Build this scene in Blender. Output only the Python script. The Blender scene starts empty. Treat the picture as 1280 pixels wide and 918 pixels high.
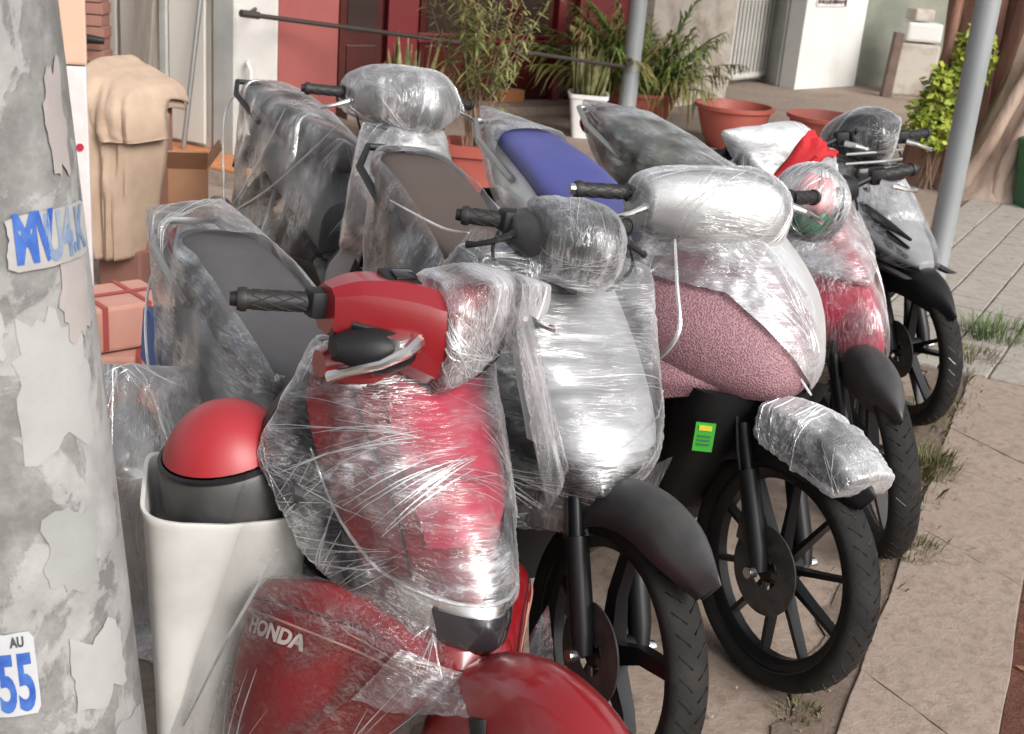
import bpy, bmesh, math, random
import numpy as np
from mathutils import Vector, Matrix, noise
from mathutils.bvhtree import BVHTree

R = math.radians
random.seed(7)
SC = bpy.context.scene
COL = SC.collection

# ------------------------------------------------------------------ camera
CAM_H, CAM_F, CAM_PITCH, CAM_ROLL = 1.68, 1600.0, 20.0, 4.8
cd = bpy.data.cameras.new('camera')
cam = bpy.data.objects.new('camera', cd)
COL.objects.link(cam)
cd.sensor_fit = 'HORIZONTAL'
cd.sensor_width = 36.0
cd.lens = 36.0 * CAM_F / 1280.0
cd.clip_start, cd.clip_end = 0.05, 2000
_p, _r = R(CAM_PITCH), R(CAM_ROLL)
_F = Vector((0, math.cos(_p), -math.sin(_p)))
_X = Vector((1, 0, 0))
_U = _X.cross(_F)
_XR = _X * math.cos(_r) + _U * math.sin(_r)
_UR = _U * math.cos(_r) - _X * math.sin(_r)
m3 = Matrix((_XR, _UR, -_F)).transposed()
cd.dof.use_dof = True; cd.dof.focus_distance = 2.5; cd.dof.aperture_fstop = 9.0
cam.matrix_world = Matrix.Translation((0, 0, CAM_H)) @ m3.to_4x4()
SC.camera = cam

# ------------------------------------------------------------------ light
SUN_AZ = Vector((0.66, -0.75, 0))
SUN_EL = R(36)
w = bpy.data.worlds.new('World'); SC.world = w; w.use_nodes = True
nt = w.node_tree; nt.nodes.clear()
sky = nt.nodes.new('ShaderNodeTexSky'); sky.sky_type = 'NISHITA'; sky.sun_disc = False
sky.sun_elevation = SUN_EL
sky.sun_rotation = math.atan2(SUN_AZ.x, SUN_AZ.y)
sky.air_density = 1.0; sky.dust_density = 4.0; sky.ozone_density = 1.0
hs = nt.nodes.new('ShaderNodeHueSaturation'); hs.inputs['Saturation'].default_value = 0.22
bg = nt.nodes.new('ShaderNodeBackground'); bg.inputs['Strength'].default_value = 0.15
wo = nt.nodes.new('ShaderNodeOutputWorld')
nt.links.new(sky.outputs[0], hs.inputs['Color']); nt.links.new(hs.outputs[0], bg.inputs['Color'])
nt.links.new(bg.outputs[0], wo.inputs['Surface'])
sd = bpy.data.lights.new('sun', 'SUN'); sd.energy = 1.35; sd.angle = R(28); sd.color = (1.0, 0.965, 0.92)
sun = bpy.data.objects.new('sun', sd); COL.objects.link(sun)
sv = (SUN_AZ.normalized() * math.cos(SUN_EL) + Vector((0, 0, math.sin(SUN_EL))))
sun.rotation_euler = sv.to_track_quat('Z', 'Y').to_euler()
SC.view_settings.view_transform = 'Standard'; SC.view_settings.look = 'None'
SC.view_settings.exposure = 0.66; SC.view_settings.gamma = 1.0
SC.cycles.max_bounces = 8; SC.cycles.transparent_max_bounces = 40
SC.cycles.diffuse_bounces = 3; SC.cycles.glossy_bounces = 3; SC.cycles.transmission_bounces = 3
SC.cycles.caustics_reflective = False; SC.cycles.caustics_refractive = False
SC.cycles.use_denoising = True

# ------------------------------------------------------------------ materials
def nodes(name):
    m = bpy.data.materials.new(name); m.use_nodes = True
    t = m.node_tree; t.nodes.clear()
    o = t.nodes.new('ShaderNodeOutputMaterial')
    def N(k, **kw):
        n = t.nodes.new('ShaderNode' + k)
        for a, b in kw.items():
            if a in n.inputs: n.inputs[a].default_value = b
            else: setattr(n, a, b)
        return n
    return m, t, o, N, t.links.new

def pmat(name, col, rough=0.5, metal=0.0, col2=None, nscale=8.0, bump=0.0, bscale=60.0, coat=0.0, stretch=None,
         lo=0.35, hi=0.65, spec=0.5, rvar=0.0, trans=0.0, detail=6.0):
    m, t, o, N, L = nodes(name)
    p = N('BsdfPrincipled'); L(p.outputs[0], o.inputs[0])
    p.inputs['Roughness'].default_value = rough; p.inputs['Metallic'].default_value = metal
    p.inputs['Coat Weight'].default_value = coat; p.inputs['Coat Roughness'].default_value = 0.08
    p.inputs['Specular IOR Level'].default_value = spec
    p.inputs['Base Color'].default_value = (*col, 1)
    if trans: p.inputs['Transmission Weight'].default_value = trans
    tc = N('TexCoord'); mp = N('Mapping'); L(tc.outputs['Object'], mp.inputs[0])
    if stretch: mp.inputs['Scale'].default_value = stretch
    if col2 is not None or rvar:
        n = N('TexNoise', Scale=nscale, Detail=detail, Roughness=0.6); L(mp.outputs[0], n.inputs['Vector'])
        mr = N('MapRange'); mr.inputs['From Min'].default_value = lo; mr.inputs['From Max'].default_value = hi
        L(n.outputs['Fac'], mr.inputs['Value'])
        if col2 is not None:
            mx = N('Mix', data_type='RGBA'); L(mr.outputs[0], mx.inputs['Factor'])
            mx.inputs[6].default_value = (*col, 1); mx.inputs[7].default_value = (*col2, 1)
            L(mx.outputs[2], p.inputs['Base Color'])
        if rvar:
            m2 = N('MapRange'); m2.inputs['To Min'].default_value = max(0, rough - rvar); m2.inputs['To Max'].default_value = min(1, rough + rvar)
            L(n.outputs['Fac'], m2.inputs['Value']); L(m2.outputs[0], p.inputs['Roughness'])
    if bump:
        n2 = N('TexNoise', Scale=bscale, Detail=5.0, Roughness=0.6); L(mp.outputs[0], n2.inputs['Vector'])
        b = N('Bump', Strength=bump, Distance=0.01); L(n2.outputs['Fac'], b.inputs['Height'])
        L(b.outputs[0], p.inputs['Normal'])
    return m

def film_mat(name, scale=(4, 40, 40), rot=(0, 0, 0), haze=0.05, streak=0.3, gain=1.5, rough=0.1, tint=(1, 1, 1), bumps=0.45, thr=0.56, diff=0.35, white=0.06):
    m, t, o, N, L = nodes(name)
    tc = N('TexCoord'); mp = N('Mapping'); mp.inputs['Scale'].default_value = scale; mp.inputs['Rotation'].default_value = rot
    wn = N('TexNoise', Scale=5.0, Detail=2.0); L(tc.outputs['Object'], wn.inputs['Vector'])
    wv = N('VectorMath', operation='SCALE'); L(wn.outputs['Color'], wv.inputs[0]); wv.inputs['Scale'].default_value = 0.045
    wa = N('VectorMath', operation='ADD'); L(tc.outputs['Object'], wa.inputs[0]); L(wv.outputs[0], wa.inputs[1])
    L(wa.outputs[0], mp.inputs[0])
    n1 = N('TexNoise', Scale=1.0, Detail=4.0, Roughness=0.55); L(mp.outputs[0], n1.inputs['Vector'])
    n2 = N('TexNoise', Scale=2.6, Detail=3.0, Roughness=0.6); L(mp.outputs[0], n2.inputs['Vector'])
    r1 = N('Math', operation='SUBTRACT'); L(n2.outputs['Fac'], r1.inputs[0]); r1.inputs[1].default_value = 0.5
    r2 = N('Math', operation='ABSOLUTE'); L(r1.outputs[0], r2.inputs[0])
    ridge = N('MapRange'); L(r2.outputs[0], ridge.inputs['Value']); ridge.inputs['From Min'].default_value = 0.0; ridge.inputs['From Max'].default_value = 0.038
    ridge.inputs['To Min'].default_value = 1.0; ridge.inputs['To Max'].default_value = 0.0
    hsum = N('Math', operation='MULTIPLY_ADD'); L(ridge.outputs[0], hsum.inputs[0]); hsum.inputs[1].default_value = 0.25; L(n1.outputs['Fac'], hsum.inputs[2])
    bgn = N('TexNoise', Scale=6.0, Detail=2.0); L(tc.outputs['Object'], bgn.inputs['Vector'])
    bgm = N('MapRange'); L(bgn.outputs['Fac'], bgm.inputs['Value']); bgm.inputs['From Min'].default_value = 0.40; bgm.inputs['From Max'].default_value = 0.62; bgm.inputs['To Min'].default_value = bumps * 0.18; bgm.inputs['To Max'].default_value = bumps
    b = N('Bump', Distance=0.012); L(hsum.outputs[0], b.inputs['Height']); L(bgm.outputs[0], b.inputs['Strength'])
    fr = N('Fresnel', IOR=1.6); L(b.outputs[0], fr.inputs['Normal'])
    big = N('TexNoise', Scale=7.0, Detail=2.0); L(tc.outputs['Object'], big.inputs['Vector'])
    bm = N('MapRange'); L(big.outputs['Fac'], bm.inputs['Value']); bm.inputs['From Min'].default_value = 0.38; bm.inputs['From Max'].default_value = 0.66
    mk = N('MapRange'); L(n1.outputs['Fac'], mk.inputs['Value']); mk.inputs['From Min'].default_value = thr - 0.04; mk.inputs['From Max'].default_value = thr + 0.16
    mk.inputs['To Max'].default_value = streak
    mm = N('Math', operation='MULTIPLY'); L(mk.outputs[0], mm.inputs[0]); L(bm.outputs[0], mm.inputs[1])
    rz = N('Math', operation='MULTIPLY_ADD'); L(bm.outputs[0], rz.inputs[0]); rz.inputs[1].default_value = streak * 0.5; rz.inputs[2].default_value = streak * 0.12
    rd = N('Math', operation='MULTIPLY'); L(ridge.outputs[0], rd.inputs[0]); L(rz.outputs[0], rd.inputs[1])
    a0 = N('Math', operation='ADD'); L(mm.outputs[0], a0.inputs[0]); L(rd.outputs[0], a0.inputs[1])
    gv = N('MapRange'); L(bm.outputs[0], gv.inputs['Value']); gv.inputs['To Min'].default_value = gain * 0.5; gv.inputs['To Max'].default_value = gain * 1.8
    a1 = N('Math', operation='MULTIPLY_ADD'); L(fr.outputs[0], a1.inputs[0]); L(gv.outputs[0], a1.inputs[1]); L(a0.outputs[0], a1.inputs[2])
    hz = N('MapRange'); L(bm.outputs[0], hz.inputs['Value']); hz.inputs['To Min'].default_value = haze * 0.5; hz.inputs['To Max'].default_value = haze * 1.5 + white
    a2 = N('Math', operation='ADD', use_clamp=True); L(a1.outputs[0], a2.inputs[0]); L(hz.outputs[0], a2.inputs[1])
    g1 = N('BsdfGlossy', Roughness=rough); L(b.outputs[0], g1.inputs['Normal']); g1.inputs['Color'].default_value = (*tint, 1)
    g2 = N('BsdfGlossy', Roughness=rough + 0.24); L(b.outputs[0], g2.inputs['Normal']); g2.inputs['Color'].default_value = (*tint, 1)
    gl = N('MixShader'); gl.inputs[0].default_value = 0.45; L(g1.outputs[0], gl.inputs[1]); L(g2.outputs[0], gl.inputs[2])
    df = N('BsdfDiffuse'); df.inputs['Color'].default_value = (0.9, 0.9, 0.91, 1); L(b.outputs[0], df.inputs['Normal'])
    tl = N('BsdfTranslucent'); tl.inputs['Color'].default_value = (0.8, 0.8, 0.82, 1)
    dm = N('MixShader'); dm.inputs[0].default_value = 0.4; L(df.outputs[0], dm.inputs[1]); L(tl.outputs[0], dm.inputs[2])
    gm = N('MixShader'); gm.inputs[0].default_value = diff; L(gl.outputs[0], gm.inputs[1]); L(dm.outputs[0], gm.inputs[2])
    tp = N('BsdfTransparent'); tp.inputs['Color'].default_value = (0.97, 0.97, 0.97, 1)
    mx = N('MixShader'); L(a2.outputs[0], mx.inputs[0]); L(tp.outputs[0], mx.inputs[1]); L(gm.outputs[0], mx.inputs[2])
    L(mx.outputs[0], o.inputs[0])
    return m

M = {}
M['red'] = pmat('red_paint', (0.20, 0.006, 0.010), 0.28, coat=0.6, rvar=0.05, nscale=5)
M['maroon'] = pmat('maroon_paint', (0.16, 0.014, 0.03), 0.35, coat=0.3)
M['pinkred'] = pmat('crimson_paint', (0.36, 0.02, 0.05), 0.35, coat=0.4)
M['white'] = pmat('white_paint', (0.75, 0.75, 0.74), 0.35, coat=0.3, col2=(0.66, 0.66, 0.64), nscale=9)
M['grey'] = pmat('grey_paint', (0.22, 0.22, 0.225), 0.4, coat=0.2)
M['silver'] = pmat('silver_paint', (0.42, 0.42, 0.43), 0.35, 0.5, coat=0.2)
M['black'] = pmat('black_plastic', (0.009, 0.009, 0.010), 0.5, spec=0.35, bump=0.05, bscale=300, rvar=0.1, nscale=12)
M['matgrey'] = pmat('dark_grey_plastic', (0.035, 0.035, 0.037), 0.45, rvar=0.12, nscale=16, col2=(0.055, 0.052, 0.049), bump=0.06, bscale=220)
M['gloss'] = pmat('gloss_black', (0.008, 0.008, 0.009), 0.18, coat=0.5)
M['rubber'] = pmat('tyre_rubber', (0.010, 0.010, 0.010), 0.75, col2=(0.022, 0.020, 0.018), nscale=14, bump=0.25, bscale=90, spec=0.2)
M['grip'] = pmat('grip_rubber', (0.016, 0.015, 0.015), 0.55)
M['seat'] = pmat('seat_vinyl', (0.055, 0.053, 0.055), 0.5, bump=0.15, bscale=200, col2=(0.075, 0.07, 0.072), nscale=6)
M['brownseat'] = pmat('brown_seat_vinyl', (0.075, 0.055, 0.045), 0.5, bump=0.15, bscale=200)
M['blueseat'] = pmat('blue_seat_vinyl', (0.05, 0.055, 0.20), 0.45, bump=0.12, bscale=200, col2=(0.065, 0.07, 0.23), nscale=5)
M['greyseat'] = pmat('worn_grey_seat', (0.10, 0.10, 0.09), 0.5, bump=0.2, bscale=120, col2=(0.2, 0.2, 0.16), nscale=10)
M['alloy'] = pmat('cast_alloy', (0.45, 0.45, 0.45), 0.35, 0.9)
M['blackalloy'] = pmat('black_alloy', (0.008, 0.008, 0.009), 0.42, 0.0, coat=0.08, spec=0.3, rvar=0.1, nscale=20)
M['chrome'] = pmat('chrome', (0.75, 0.74, 0.72), 0.2, 1.0)
M['steel'] = pmat('dull_steel', (0.35, 0.35, 0.34), 0.45, 0.8, rvar=0.1)
M['engine'] = pmat('engine_metal', (0.12, 0.12, 0.12), 0.5, 0.6, col2=(0.06, 0.055, 0.05), nscale=18)
M['lens'] = pmat('lamp_lens', (0.02, 0.018, 0.022), 0.08, 0.0, coat=1.0)
M['lensw'] = pmat('lamp_housing', (0.6, 0.6, 0.58), 0.2, 0.4, coat=0.6)
M['taillens'] = pmat('tail_lens', (0.3, 0.01, 0.01), 0.12, coat=1.0)
M['amber'] = pmat('amber_lens', (0.55, 0.2, 0.02), 0.15, coat=0.8)
M['gold'] = pmat('pale_pinstripe', (0.42, 0.2, 0.16), 0.4)
M['letter'] = pmat('silver_letter', (0.62, 0.52, 0.48), 0.4)
M['green'] = pmat('green_sticker', (0.04, 0.30, 0.03), 0.4)
M['greend'] = pmat('dark_green', (0.03, 0.14, 0.06), 0.45)
M['yel'] = pmat('yellow_print', (0.5, 0.45, 0.03), 0.5)
M['bluep'] = pmat('blue_plastic', (0.02, 0.09, 0.30), 0.4)
M['rag'] = pmat('red_cloth', (0.42, 0.01, 0.015), 0.8, bump=0.3, bscale=80)
M['pink'] = pmat('pink_print', (0.75, 0.36, 0.38), 0.4)
M['mint'] = pmat('mint_green', (0.10, 0.50, 0.27), 0.4)
M['helmred'] = pmat('matte_red_plastic', (0.32, 0.022, 0.028), 0.42, rvar=0.06, nscale=6)

M['film_front'] = film_mat('film_front', (16, 3.0, 62), (0.22, 0.1, 0), haze=0.0, streak=0.6, gain=1.2, thr=0.57, white=0.16)
M['film_side'] = film_mat('film_side', (3, 40, 55), (0, -0.5, 0.1), haze=0.0, streak=0.4, gain=0.9, thr=0.58)
M['film_diag'] = film_mat('film_diag', (2.2, 55, 55), (0.3, 0.9, 0.1), haze=0.0, streak=0.34, gain=0.3, thr=0.60, white=0.0)
M['film_bright'] = film_mat('film_bright', (30, 55, 4), (0.15, 0.35, 0), haze=0.06, streak=0.8, gain=1.5, thr=0.55, diff=0.45, white=0.2)
M['film_milk'] = film_mat('film_milk', (12, 4, 40), (0.5, 0.1, 0.2), haze=0.16, streak=0.5, gain=2.4, rough=0.16, diff=0.4)
M['film_clear'] = film_mat('film_clear', (30, 40, 2.6), (0.25, 0.35, 0), haze=0.0, streak=0.4, gain=0.8, thr=0.58)
M['crease'] = film_mat('film_crease', (5, 20, 20), haze=0.22, streak=0.4, gain=1.6, rough=0.15, diff=0.5, white=0.30)
M['fold'] = film_mat('film_fold', (5, 60, 60), haze=0.5, streak=0.3, gain=1.5, rough=0.15)

# ------------------------------------------------------------------ mesh helpers
class MB:
    def __init__(s): s.v = []; s.f = []; s.mi = []; s.m = 0
    def add(s, vs, fs):
        b = len(s.v); s.v += [tuple(v) for v in vs]; s.f += [tuple(i + b for i in f) for f in fs]; s.mi += [s.m] * len(fs)
        return s
    def box(s, c, d, rot=None):
        x, y, z = (a / 2 for a in d)
        P = [Vector((sx * x, sy * y, sz * z)) for sx in (-1, 1) for sy in (-1, 1) for sz in (-1, 1)]
        if rot is not None: P = [rot @ p for p in P]
        P = [p + Vector(c) for p in P]
        return s.add(P, [(0, 1, 3, 2), (4, 6, 7, 5), (0, 4, 5, 1), (2, 3, 7, 6), (0, 2, 6, 4), (1, 5, 7, 3)])
    def loft(s, rings, cap=True, closed=True):
        n = len(rings[0]); vs = [p for r in rings for p in r]; fs = []
        for i in range(len(rings) - 1):
            for j in range(n if closed else n - 1):
                k = (j + 1) % n
                fs.append((i * n + j, i * n + k, (i + 1) * n + k, (i + 1) * n + j))
        if cap and closed:
            fs.append(tuple(range(n - 1, -1, -1))); b = (len(rings) - 1) * n; fs.append(tuple(b + j for j in range(n)))
        return s.add(vs, fs)
    def tube(s, path, r, n=10, cap=True):
        path = [Vector(p) for p in path]
        rr = r if isinstance(r, (list, tuple)) else [r] * len(path)
        rings = []; up = None
        for i, p in enumerate(path):
            t = (path[min(i + 1, len(path) - 1)] - path[max(i - 1, 0)]).normalized()
            if up is None: up = t.orthogonal().normalized()
            up = (up - t * up.dot(t));
            up = up.normalized() if up.length > 1e-6 else t.orthogonal().normalized()
            bi = t.cross(up)
            rings.append([p + (up * math.cos(a) + bi * math.sin(a)) * rr[i] for a in [2 * math.pi * j / n for j in range(n)]])
        return s.loft(rings, cap)
    def lathe(s, prof, n=32, axis='z', c=(0, 0, 0), cap=False):
        c = Vector(c); rings = []
        for r, h in prof:
            ring = []
            for j in range(n):
                a = 2 * math.pi * j / n; u, v = r * math.cos(a), r * math.sin(a)
                ring.append(c + (Vector((u, v, h)) if axis == 'z' else Vector((u, h, v)) if axis == 'y' else Vector((h, u, v))))
            rings.append(ring)
        return s.loft(rings, cap)
    def grid(s, P, thick=None):
        """P: 2D list of points -> sheet"""
        a, b = len(P), len(P[0]); vs = [p for r in P for p in r]
        return s.add(vs, [(i * b + j, i * b + j + 1, (i + 1) * b + j + 1, (i + 1) * b + j) for i in range(a - 1) for j in range(b - 1)])
    def prism(s, outline, h0, h1, axis='y'):
        def mk(u, v, h): return (u, h, v) if axis == 'y' else (u, v, h) if axis == 'z' else (h, u, v)
        return s.loft([[mk(u, v, h0) for u, v in outline], [mk(u, v, h1) for u, v in outline]])
    def xf(s, mat):
        s.v = [tuple(mat @ Vector(v)) for v in s.v]; return s
    def build(s, name, mat, parent=None, smooth=True, ang=40, solid=0.0, subsurf=0, bevel=0.0, kind=None):
        me = bpy.data.meshes.new(name); me.from_pydata(s.v, [], s.f)
        mats = mat if isinstance(mat, (list, tuple)) else [mat]
        for m_ in mats: me.materials.append(M[m_] if isinstance(m_, str) else m_)
        if len(mats) > 1: me.polygons.foreach_set('material_index', s.mi)
        bm = bmesh.new(); bm.from_mesh(me); bmesh.ops.recalc_face_normals(bm, faces=bm.faces)
        if bevel:
            es = [e for e in bm.edges if len(e.link_faces) == 2 and e.calc_face_angle(0) > R(30)]
            bmesh.ops.bevel(bm, geom=es, offset=bevel, segments=2, profile=0.6, affect='EDGES', clamp_overlap=True)
        bm.to_mesh(me); bm.free()
        o = bpy.data.objects.new(name, me); COL.objects.link(o)
        if smooth:
            me.polygons.foreach_set('use_smooth', [True] * len(me.polygons)); me.set_sharp_from_angle(angle=R(ang))
        if parent: o.parent = parent
        if solid: mo = o.modifiers.new('s', 'SOLIDIFY'); mo.thickness = solid; mo.offset = 0
        if subsurf: mo = o.modifiers.new('u', 'SUBSURF'); mo.levels = subsurf; mo.render_levels = subsurf
        if kind: o['kind'] = kind
        return o

def tag(o, label=None, cat=None, group=None, kind=None):
    if label: o['label'] = label
    if cat: o['category'] = cat
    if group: o['group'] = group
    if kind: o['kind'] = kind
    return o

def thing(name, label, cat, loc=(0, 0, 0), rot=(0, 0, 0), group=None):
    o = bpy.data.objects.new(name, None); COL.objects.link(o); o.empty_display_size = 0.1
    o.location = loc; o.rotation_euler = rot
    return tag(o, label, cat, group)

def ring_se(axis, c, a, b, n=20, e=2.4):
    """superellipse ring; axis x -> ring in yz (a: half y, b: half z); axis y -> in xz; axis z -> xy"""
    out = []
    for j in range(n):
        t = 2 * math.pi * j / n
        u = a * math.copysign(abs(math.cos(t)) ** (2 / e), math.cos(t)); v = b * math.copysign(abs(math.sin(t)) ** (2 / e), math.sin(t))
        out.append((c[0], c[1] + u, c[2] + v) if axis == 'x' else (c[0] + u, c[1], c[2] + v) if axis == 'y' else (c[0] + u, c[1] + v, c[2]))
    return out

def lerp_rows(rows, t):
    """smooth interpolation through rows of numbers, first column is the key"""
    ks = [r[0] for r in rows]
    return [float(np.interp(t, ks, [r[i] for r in rows])) for i in range(len(rows[0]))]

def dense(rows, n):
    """Catmull-Rom resample of rows (first col monotone)"""
    out = []; k = len(rows)
    for i in range(n):
        u = i / (n - 1) * (k - 1); a = min(int(u), k - 2); f = u - a
        p0, p1, p2, p3 = (rows[max(a - 1, 0)], rows[a], rows[a + 1], rows[min(a + 2, k - 1)])
        out.append([0.5 * (2 * p1[j] + (p2[j] - p0[j]) * f + (2 * p0[j] - 5 * p1[j] + 4 * p2[j] - p3[j]) * f * f + (3 * p1[j] - p0[j] - 3 * p2[j] + p3[j]) * f ** 3) for j in range(len(p1))])
    return out

class Apron:
    """front shield of a scooter; rows: z, nose x, half width, depth"""
    def __init__(s, rows, p=1.5): s.rows = dense(rows, 24); s.p = p
    def at(s, u, z, off=0.0):
        _, xf, w_, d = lerp_rows(s.rows, z)
        return Vector((xf - d * abs(u) ** s.p, w_ * u, z))
    def nrm(s, u, z):
        e = 0.01
        a = s.at(u + e, z) - s.at(u - e, z); b = s.at(u, z + e) - s.at(u, z - e)
        n = a.cross(b)
        return n.normalized() if n.length > 0 else Vector((1, 0, 0))
    def shell(s, th=0.02, nu=25):
        mb = MB(); rings = []
        for z, xf, w_, d in s.rows:
            f = [Vector((xf - d * abs(u) ** s.p, w_ * u, z)) for u in np.linspace(-1, 1, nu)]
            b = [Vector((q.x - th, q.y * 0.95, z)) for q in f][::-1]
            rings.append(f + b)
        return mb.loft(rings)
    def patch(s, u0, u1, z0, z1, off=0.004, nu=10, nz=8, fn=None):
        mb = MB(); P = []; Q = []
        for i in range(nz):
            row = []; rowq = []
            for j in range(nu):
                u = u0 + (u1 - u0) * j / (nu - 1); z = z0 + (z1 - z0) * i / (nz - 1)
                if fn: u, z = fn(j / (nu - 1), i / (nz - 1))
                n = s.nrm(u, z); row.append(s.at(u, z) + n * off); rowq.append(s.at(u, z) - n * 0.004)
            P.append(row); Q.append(rowq)
        # closed slab
        rim = lambda G: G[0] + [r[-1] for r in G[1:]] + G[-1][-2::-1] + [r[0] for r in G[-2:0:-1]]
        mb.grid(P); mb.grid(Q)
        a, b = rim(P), rim(Q); mb.loft([a, b], cap=False)
        return mb

def text_mesh(txt, size, bold=0.0, extrude=0.0):
    cu = bpy.data.curves.new('t', 'FONT'); cu.body = txt; cu.size = size; cu.offset = bold; cu.extrude = extrude
    cu.align_x = 'LEFT'; cu.resolution_u = 4
    o = bpy.data.objects.new('t', cu); COL.objects.link(o)
    bpy.context.view_layer.update()
    me = bpy.data.meshes.new_from_object(o.evaluated_get(bpy.context.evaluated_depsgraph_get()))
    bm = bmesh.new(); bm.from_mesh(me); bmesh.ops.triangulate(bm, faces=bm.faces)
    bmesh.ops.subdivide_edges(bm, edges=[e for e in bm.edges if e.calc_length() > size * 0.3], cuts=2)
    bm.verts.ensure_lookup_table(); bm.verts.index_update()
    vs = [v.co.copy() for v in bm.verts]; fs = [tuple(v.index for v in f.verts) for f in bm.faces]; bm.free()
    bpy.data.objects.remove(o); bpy.data.curves.remove(cu); bpy.data.meshes.remove(me)
    return vs, fs

def co_of(o):
    me = o.data; a = np.empty(len(me.vertices) * 3); me.vertices.foreach_get('co', a); return a.reshape(-1, 3)
def inflated(o, d):
    me = o.data; a = co_of(o); n = np.empty(len(me.vertices) * 3); me.vertices.foreach_get('normal', n)
    return a + n.reshape(-1, 3) * d

def wrap(parent, groups, mat, voxel=0.009, smooth=3, amp=0.005, dirv=(0, 1, 0), freq=34.0, lowamp=0.004, seed=0, cut=None, name='plastic_wrap', along=1.6, fans=14):
    """stretch film: union of convex hulls over point groups, remeshed, wrinkled"""
    bm = bmesh.new()
    for g in groups:
        vs = [bm.verts.new(p) for p in g]
        r = bmesh.ops.convex_hull(bm, input=vs)
        kill = [e for e in r['geom_interior'] if isinstance(e, bmesh.types.BMVert)] + [e for e in r['geom_unused'] if isinstance(e, bmesh.types.BMVert)]
        bmesh.ops.delete(bm, geom=list(set(kill)), context='VERTS')
    me = bpy.data.meshes.new(name); bm.to_mesh(me); bm.free()
    o = bpy.data.objects.new(name, me); COL.objects.link(o)
    md = o.modifiers.new('r', 'REMESH'); md.mode = 'VOXEL'; md.voxel_size = voxel
    if smooth: ms = o.modifiers.new('s', 'SMOOTH'); ms.factor = 0.6; ms.iterations = smooth
    bpy.context.view_layer.update()
    m2 = bpy.data.meshes.new_from_object(o.evaluated_get(bpy.context.evaluated_depsgraph_get()))
    o.modifiers.clear(); o.data = m2; m2.name = name; bpy.data.meshes.remove(me)
    P = co_of(o); n = np.empty(len(P) * 3); m2.vertices.foreach_get('normal', n); n = n.reshape(-1, 3)
    D = Vector(dirv).normalized(); A = D.orthogonal().normalized(); B = D.cross(A)
    out = P.copy(); off = Vector((seed * 3.7, seed * 1.3, seed * 5.1))
    nf = noise.noise
    for i in range(len(P)):
        p = Vector(P[i]); wq = Vector((nf(p * 4 + off), nf(p * 4.3 + off * 2), nf(p * 3.7 - off))) * 0.06
        q = p + wq * 0.35
        u, v, x = q.dot(D), q.dot(A), q.dot(B)
        a = nf(Vector((u * along, v * freq, x * freq)) + off); b = nf(Vector((u * along * 2, v * freq * 2.1, x * freq * 2.1)) - off)
        m_ = min(1.0, max(0.0, 0.45 + 1.9 * nf(p * 4.5 + off)))
        d = 0.75 * amp * max(m_, 0.06) * ((1 - 2 * abs(a)) + 0.5 * (1 - 2 * abs(b))) + lowamp * nf(p * 9 - off)
        out[i] += n[i] * d
    m2.vertices.foreach_set('co', out.reshape(-1))
    if cut:
        bm = bmesh.new(); bm.from_mesh(m2)
        bmesh.ops.delete(bm, geom=[f for f in bm.faces if cut(f.calc_center_median())], context='FACES')
        for _ in range(12):
            nb = {}
            for e in bm.edges:
                if e.is_boundary:
                    a, b = e.verts; nb.setdefault(a, []).append(b); nb.setdefault(b, []).append(a)
            new = {v: (v.co + sum((q.co for q in l), Vector()) / len(l)) / 2 for v, l in nb.items()}
            for v, q in new.items(): v.co = q
        bm.to_mesh(m2); bm.free()
    m2.materials.clear(); m2.materials.append(M[mat])
    m2.polygons.foreach_set('use_smooth', [True] * len(m2.polygons)); m2.update()
    if parent: o.parent = parent
    if fans: creases(parent, o, dirv, fans, seed)
    return o

def creases(parent, o, dirv, fans, seed):
    """fine stretched folds that fan out over a film: thin strands lying on its surface"""
    me = o.data; P = co_of(o)
    if len(P) < 50: return
    bvh = BVHTree.FromPolygons([tuple(p) for p in P], [tuple(f.vertices) for f in me.polygons])
    rnd = random.Random(seed * 13 + 5); mb = MB(); D0 = Vector(dirv).normalized()
    for k in range(fans):
        org = Vector(P[rnd.randrange(len(P))]); m_ = rnd.randrange(6, 13); ln0 = rnd.uniform(0.10, 0.36); base = rnd.uniform(-0.45, 0.45); sg = rnd.choice((-1, 1)); spread = rnd.uniform(0.15, 0.75)
        for j in range(m_):
            p = org + Vector((rnd.gauss(0, .012), rnd.gauss(0, .012), rnd.gauss(0, .012))); ang = base + spread * (j / m_ - 0.5) + rnd.gauss(0, .05); pts = []; L_ = ln0 * rnd.uniform(0.4, 1.2); d = None
            for q in range(int(L_ / 0.011) + 3):
                co, nn, _, _ = bvh.find_nearest(p)
                if co is None: break
                if d is None:
                    t = D0 - nn * D0.dot(nn)
                    if t.length < 0.1: break
                    d = (Matrix.Rotation(ang, 3, nn) @ t.normalized()) * sg
                pts.append(co + nn * 0.0006); d = (d - nn * d.dot(nn))
                if d.length < 0.05: break
                d = d.normalized(); p = co + d * 0.011
            n = len(pts)
            if n > 4:
                r0 = rnd.uniform(0.0004, 0.0012) * rnd.choice((0.7, 1.0, 1.0, 1.3))
                mb.tube(pts, [r0 * (0.25 + math.sin(math.pi * (i + 0.5) / n)) for i in range(n)], 3, cap=False)
    if mb.v:
        c = mb.build('film_crease', 'crease', parent); c['kind'] = 'stuff'

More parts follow.
